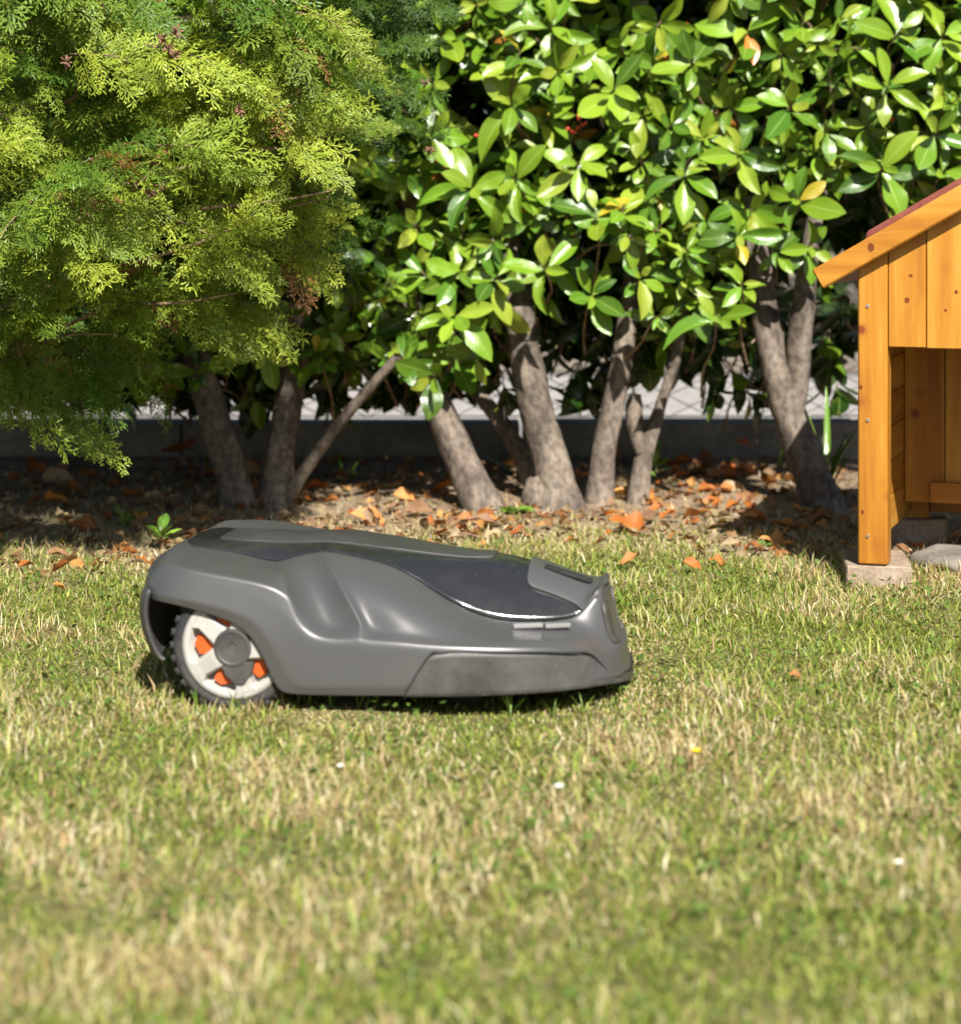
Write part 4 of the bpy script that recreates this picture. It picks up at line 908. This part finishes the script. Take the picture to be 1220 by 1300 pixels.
# small broad leaves (clover, plantain) low in the sward
x, y = sample(15000); k = (rng.random(len(x)) < dens_lawn(x, y) * np.clip(0.35 + 1.8 * n2(x + 0.37, y), 0, 1)) & ~blocked(x, y); x, y = x[k], y[k]; n = len(x)
az = rng.uniform(0, 6.28, n); r = rng.uniform(0.003, 0.0075, n); z = rng.uniform(0.008, 0.028, n); tz = rng.normal(0, 0.45, n)
d = np.stack([np.cos(az), np.sin(az), tz], 1) * r[:, None]; s = np.stack([-np.sin(az), np.cos(az), rng.normal(0, 0.4, n)], 1) * (r * 0.7)[:, None]; c0 = np.stack([x, y, z], 1)
V = np.stack([c0 - d, c0 + s, c0 + d, c0 - s], 1).reshape(-1, 3); Q = np.arange(4 * n).reshape(n, 4)
C = np.repeat(np.array([(0.10, 0.165, 0.03)]) * rng.uniform(0.6, 1.35, (n, 1)), 4, 0)
tag(link('clover', np_mesh('clover', V, Q, C), M['grass']), 'small broad clover leaves low in the lawn', 'clover', kind='stuff')

# ------------------------------------------------------------------ litter under the hedge
def dens_lit(x, y): return sm(-0.35, 0.2, y - edge_y(x) - 0.35 * n2(x, y)) ** 1.6 * np.clip(0.8 + 0.8 * n2(x, y + 0.3), 0, 1)
V, Q, C = blades(95000, 0.008, 0.042, 0.0010, 0.0032, 1.6, lambda x, y, n: STRAWS[rng.integers(0, 5, n)] * rng.uniform(0.55, 1.15, (n, 1)), 1, dens_lit, 0.3, dict(y0=3.7, y1=5.95))
tag(link('straw_litter', np_mesh('straw_litter', V, Q, C), M['dry']), 'dry straw and clippings scattered under the hedge', 'litter', kind='stuff')
DEADC = [(0.46, 0.160, 0.030), (0.36, 0.110, 0.026), (0.30, 0.15, 0.070), (0.50, 0.235, 0.075), (0.24, 0.14, 0.08), (0.40, 0.29, 0.17)]
DSH = [leaf_arrays(f, c, t, w, wave=wv) for f, c, t, w, wv in ((0.5, 0.25, 0.5, 0.24, 0.3), (0.7, -0.25, -0.6, 0.27, 0.25), (0.3, 0.45, 0.3, 0.30, 0.4), (0.9, 0.1, 0.2, 0.22, 0.2))]
lb = Bag()
for i in range(3000):                                     # small broken pieces
    y = rng.uniform(3.7, 5.95); x = rng.uniform(-1.45, 1.5)
    if rng.random() > dens_lit(np.array([x]), np.array([y]))[0] or blocked(np.array([x]), np.array([y]))[0]: continue
    V, Q, L = DSH[int(rng.integers(0, 4))]; R = np.array(frame(Vector((rng.normal(), rng.normal(), rng.normal() * 0.25)), Vector((0, 0, 1)) + rand_unit() * 0.5)); s = rng.uniform(0.018, 0.05)
    lb.add(V @ R.T * s + np.array((x, y, 0.010 + rng.uniform(0, 0.012))), Q, np.array(DEADC[int(rng.choice([2, 3, 4, 5, 5, 1]))]) * rng.uniform(0.6, 1.15), L)
tag(link('leaf_litter', lb.mesh('leaf_litter', True), M['dead']), 'small broken brown leaf pieces under the hedge', 'litter', kind='stuff')
dead_mesh = {}
for a, (V, Q, L) in enumerate(DSH):
    for b, c in enumerate(DEADC):
        me = np_mesh('fallen_leaf', V, Q, np.broadcast_to(c, (len(V), 3)), True, L); me.materials.append(M['dead']); dead_mesh[a, b] = me
used_labels = set()
def fallen(px, py, lpx, ci, label=None, z=0.012, group='fallen leaves under the hedge', yaw=None):
    if not label:
        cn = ['orange', 'rust red', 'brown', 'pale orange', 'dull brown', 'tan'][ci]; sz = 'small' if lpx < 30 else 'large' if lpx > 39 else 'curled'
        pl = [(230, 'in the conifer shade'), (330, 'by the darkest trunk'), (450, 'around the slanting stem'), (570, 'left of the leaning trunk'), (680, 'by the foot of the leaning trunk'), (760, 'by the foot of the thickest trunk'), (840, 'among the slender stems'), (930, 'right of the slender stems'), (1000, 'left of the forked trunk'), (2000, 'by the forked trunk')]
        label = '%s %s leaf %s %s' % (sz, cn, next(t for lim, t in pl if px < lim), 'near the kerb wall' if py < 615 else 'in mid litter' if py < 645 else 'near the lawn edge')
    if label in used_labels: return None
    used_labels.add(label)
    p = gp(px, py, z); s = lpx * p.y / F
    o = bpy.data.objects.new('fallen_leaf', dead_mesh[int(rng.integers(0, 4)), ci]); COL.objects.link(o)
    th = rng.uniform(0, 6.28) if yaw is None else yaw; d = Vector((math.cos(th), math.sin(th), rng.normal() * 0.2))
    R = frame(d, Vector((0, -0.35, 1)) + rand_unit() * 0.35)
    o.matrix_world = Matrix.Translation(p - d * s * 0.5 + Vector((0, 0, 0.1 * s))) @ R.to_4x4() @ Matrix.Scale(s, 4)
    return tag(o, label, 'fallen leaf', group)
spec = [(805, 672, 66, 0, 'large bright orange leaf lying right of the slender stems', 0.1), (740, 608, 40, 0, 'orange leaf standing against the foot of the thickest trunk', 1.2), (590, 664, 46, 3, 'orange leaf lying just above the mower behind its lid', 0.3),
        (552, 664, 30, 0, 'small orange leaf left of the leaf behind the mower lid', 1.0), (468, 660, 46, 3, 'pale orange leaf lying above the front half of the mower hatch', 0.2), (402, 622, 40, 0, 'rust orange leaf beside the thin slanting stem', 0.7),
        (800, 718, 34, 3, 'single orange leaf on the lawn right of the mower nose', 0.4), (912, 712, 26, 0, 'small orange leaf at the lawn edge between stems and kennel', 0.2), (880, 722, 26, 1, 'small rusty leaf on the lawn edge', 2.4),
        (930, 604, 46, 0, 'bright orange leaf near the kerb wall left of the forked trunk', 0.3), (985, 688, 44, 3, 'pale orange leaf at the edge of the kennel shadow', 0.0), (1010, 858, 22, 3, 'tiny pale orange leaf on the lawn below the kennel', 0.5),
        (205, 752, 46, 3, 'orange leaf on the lawn behind the mower tail', 0.1), (228, 580, 50, 1, 'dark rust leaf in the shade by the kerb wall', 0.3), (320, 610, 50, 2, 'brown leaf leaning between the two shaded trunks', 2.2),
        (945, 564, 28, 0, 'orange leaf lying on the kerb wall top', 0.3), (108, 668, 40, 1, 'rust leaf in the shade under the conifer tips', 0.2), (715, 660, 26, 3, 'small orange leaf at the base of the thickest trunk', 1.3)]
for px_, py_, lp, ci, lab, yw in spec: fallen(px_, py_, lp, ci, lab, 0.115 if py_ == 564 else 0.014, None if True and py_ == -1 else 'fallen leaves under the hedge', yw)
for i in range(170):
    px_ = rng.uniform(20, 1080) if i % 3 else rng.uniform(800, 1010); py_ = 585 + 95 * rng.random() ** 1.2
    if 820 < px_ < 1000 or rng.random() < 0.6: fallen(px_, py_, rng.uniform(22, 44), int(rng.choice([0, 0, 1, 2, 3, 3, 4, 5])))
# twigs on the ground
tb = Bag()
for i in range(40):
    p = gp(rng.uniform(60, 1050), rng.uniform(600, 700)) + Vector((0, 0, 0.016)); a = rng.uniform(0, 6.28); L = rng.uniform(0.05, 0.16); d = Vector((math.cos(a), math.sin(a), 0))
    V, Q = tube_arrays([p, p + d * L * 0.5 + Vector((0.006, 0.004, 0.006)), p + d * L], [0.0022, 0.002, 0.0012], 5); tb.add(V, Q, (0.2, 0.13, 0.08))
tag(link('twig_litter', tb.mesh('twig_litter', True), M['twig']), 'thin dry twigs scattered in the litter under the hedge', 'litter', kind='stuff')

# ------------------------------------------------------------------ weeds, seedlings and flowers
gcols = [(0.13, 0.26, 0.03), (0.19, 0.32, 0.04), (0.10, 0.21, 0.03)]
def plant(px, py, leaves, label, cat='weed', stem=0.0, nm='weed', grp=None):
    """leaves: (azimuth deg, tilt deg from upright, length m, width ratio, height on stem)"""
    b = gp(px, py); e = empty(nm, b); tag(e, label, cat, grp)
    if stem: tube('stem', [(0, 0, -0.005), (0.004, 0.002, stem * 0.5), (0.0, 0.0, stem)], [0.0022, 0.002, 0.0014], M['twig'], e, 6)
    for az, ti, L, wr, hz in leaves:
        V, Q, Lu = leaf_arrays(0.3, 0.28, 0.15, wr); a, t = math.radians(az), math.radians(ti)
        d = Vector((math.cos(a) * math.sin(t), math.sin(a) * math.sin(t), math.cos(t))); nn = Vector((-math.cos(a) * math.cos(t), -math.sin(a) * math.cos(t), math.sin(t))) + Vector((0, 0, 0.05))
        c = np.array(gcols[int(rng.integers(0, 3))]) * rng.uniform(0.85, 1.2)
        o = link('leaf', np_mesh('leaf', V, Q, np.broadcast_to(c, (len(V), 3)), True, Lu), M['laurel'], e)
        o.matrix_local = Matrix.Translation((0, 0, hz)) @ frame(d, nn).to_4x4() @ Matrix.Scale(L, 4)
def blades_l(n, L, w, lo=10, hi=55): return [(rng.uniform(0, 360), rng.uniform(lo, hi), L * rng.uniform(0.6, 1.1), w, 0.0) for _ in range(n)]
plant(655, 656, [(a, 70, 0.045, 0.36, 0.012) for a in (200, 260, 320, 20, 90, 150, 230, 350)], 'low green weed rosette between the two big trunks')
plant(832, 622, [(150, 35, 0.05, 0.24, 0.03), (20, 40, 0.055, 0.24, 0.05), (250, 25, 0.05, 0.24, 0.07), (80, 15, 0.06, 0.22, 0.08), (330, 50, 0.045, 0.24, 0.04), (190, 55, 0.05, 0.24, 0.06)], 'small upright laurel seedling by the slender stems', 'seedling', 0.09, 'seedling')
plant(655, 606, [(200, 40, 0.11, 0.12, 0.0), (170, 50, 0.14, 0.11, 0.0), (330, 35, 0.09, 0.12, 0.0), (220, 62, 0.12, 0.11, 0.0), (10, 20, 0.1, 0.12, 0)], 'green strap-leaved shoot between the leaning and thickest trunks')
plant(1048, 640, blades_l(14, 0.30, 0.022, 4, 38), 'tall grass tuft growing beside the forked trunk', 'grass tuft', 0, 'grass_tuft')
plant(435, 612, blades_l(14, 0.11, 0.035, 10, 60), 'thin grass tuft beside the slanting stem', 'grass tuft', 0, 'grass_tuft')
plant(160, 672, blades_l(22, 0.07, 0.05, 10, 60), 'short grass tuft in the conifer shade', 'grass tuft', 0, 'grass_tuft')
plant(262, 596, [(190, 45, 0.07, 0.2, 0.03), (300, 50, 0.06, 0.2, 0.02), (40, 40, 0.06, 0.2, 0.03)], 'few-leaved seedling beside the darkest trunk', 'seedling', 0.04, 'seedling')
plant(985, 606, blades_l(8, 0.10, 0.03, 10, 70), 'wispy grass tuft by the kerb wall', 'grass tuft', 0, 'grass_tuft')
plant(205, 700, [(200, 30, 0.05, 0.22, 0.02), (320, 35, 0.045, 0.22, 0.03), (80, 30, 0.05, 0.22, 0.04), (140, 50, 0.05, 0.22, 0.03), (20, 45, 0.05, 0.22, 0.02)], 'leafy weed just behind the mower tail', 'weed', 0.05)
plant(965, 702, [(200, 50, 0.03, 0.34, 0.01), (320, 55, 0.03, 0.34, 0.01), (80, 50, 0.03, 0.34, 0.01)], 'tiny weed at the edge of the kennel shadow')
def flower(px, py, mat, nm, lab, R=0.008, n=6):
    b = gp(px, py, 0.03); e = empty(nm, (b.x, b.y, 0)); tag(e, lab, 'flower')
    tube('stem', [(0, 0, 0), (0.002, 0.001, 0.015), (0, 0, 0.03)], [0.0008] * 3, M['twig'], e, 5)
    V, Q, L = leaf_arrays(0.3, -0.3, 0, 0.42, 4, 2)
    for k in range(n):
        a = 6.283 * k / n; d = Vector((math.cos(a), math.sin(a), 0.35)); o = link('petal', np_mesh('petal', V, Q, smooth=True), mat, e)
        o.matrix_local = Matrix.Translation((0, 0, 0.03)) @ frame(d, Vector((0, 0, 1))).to_4x4() @ Matrix.Scale(R, 4)
flower(884, 957, M['petal_y'], 'yellow_flower', 'small bright yellow flower in the lawn right of centre', 0.0085)
flower(1141, 1098, M['petal_w'], 'white_flower', 'small white flower low in the blurred lawn foreground', 0.006)
flower(710, 1002, M['petal_w'], 'white_flower', 'white flower in the lawn below the mower nose', 0.008, 4)
flower(432, 975, M['petal_w'], 'white_flower', 'pale white flower in the lawn below the mower flank', 0.006, 5)
# taller blades standing against the mower skirt
plant_px = [(392, 898, 0.052, 'just in front of the rear wheel'), (420, 902, 0.05, 'below the fender front edge'), (478, 900, 0.050, 'below the middle of the mower flank'), (648, 912, 0.055, 'below the middle of the bumper'), (702, 912, 0.035, 'below the front third of the bumper'),
            (740, 910, 0.035, 'below the mower nose'), (455, 905, 0.04, 'left of the flank middle'), (250, 905, 0.04, 'in front of the wheel tyre'), (300, 908, 0.045, 'in front of the wheel hub')]
for px_, py_, h, wh in plant_px:
    plant(px_, py_, [(rng.uniform(0, 360), rng.uniform(5, 30), h * rng.uniform(0.7, 1.1), 0.03, 0) for _ in range(4)], 'tall grass blades standing ' + wh, 'grass tuft', 0, 'grass_tuft', 'tall blades along the mower')
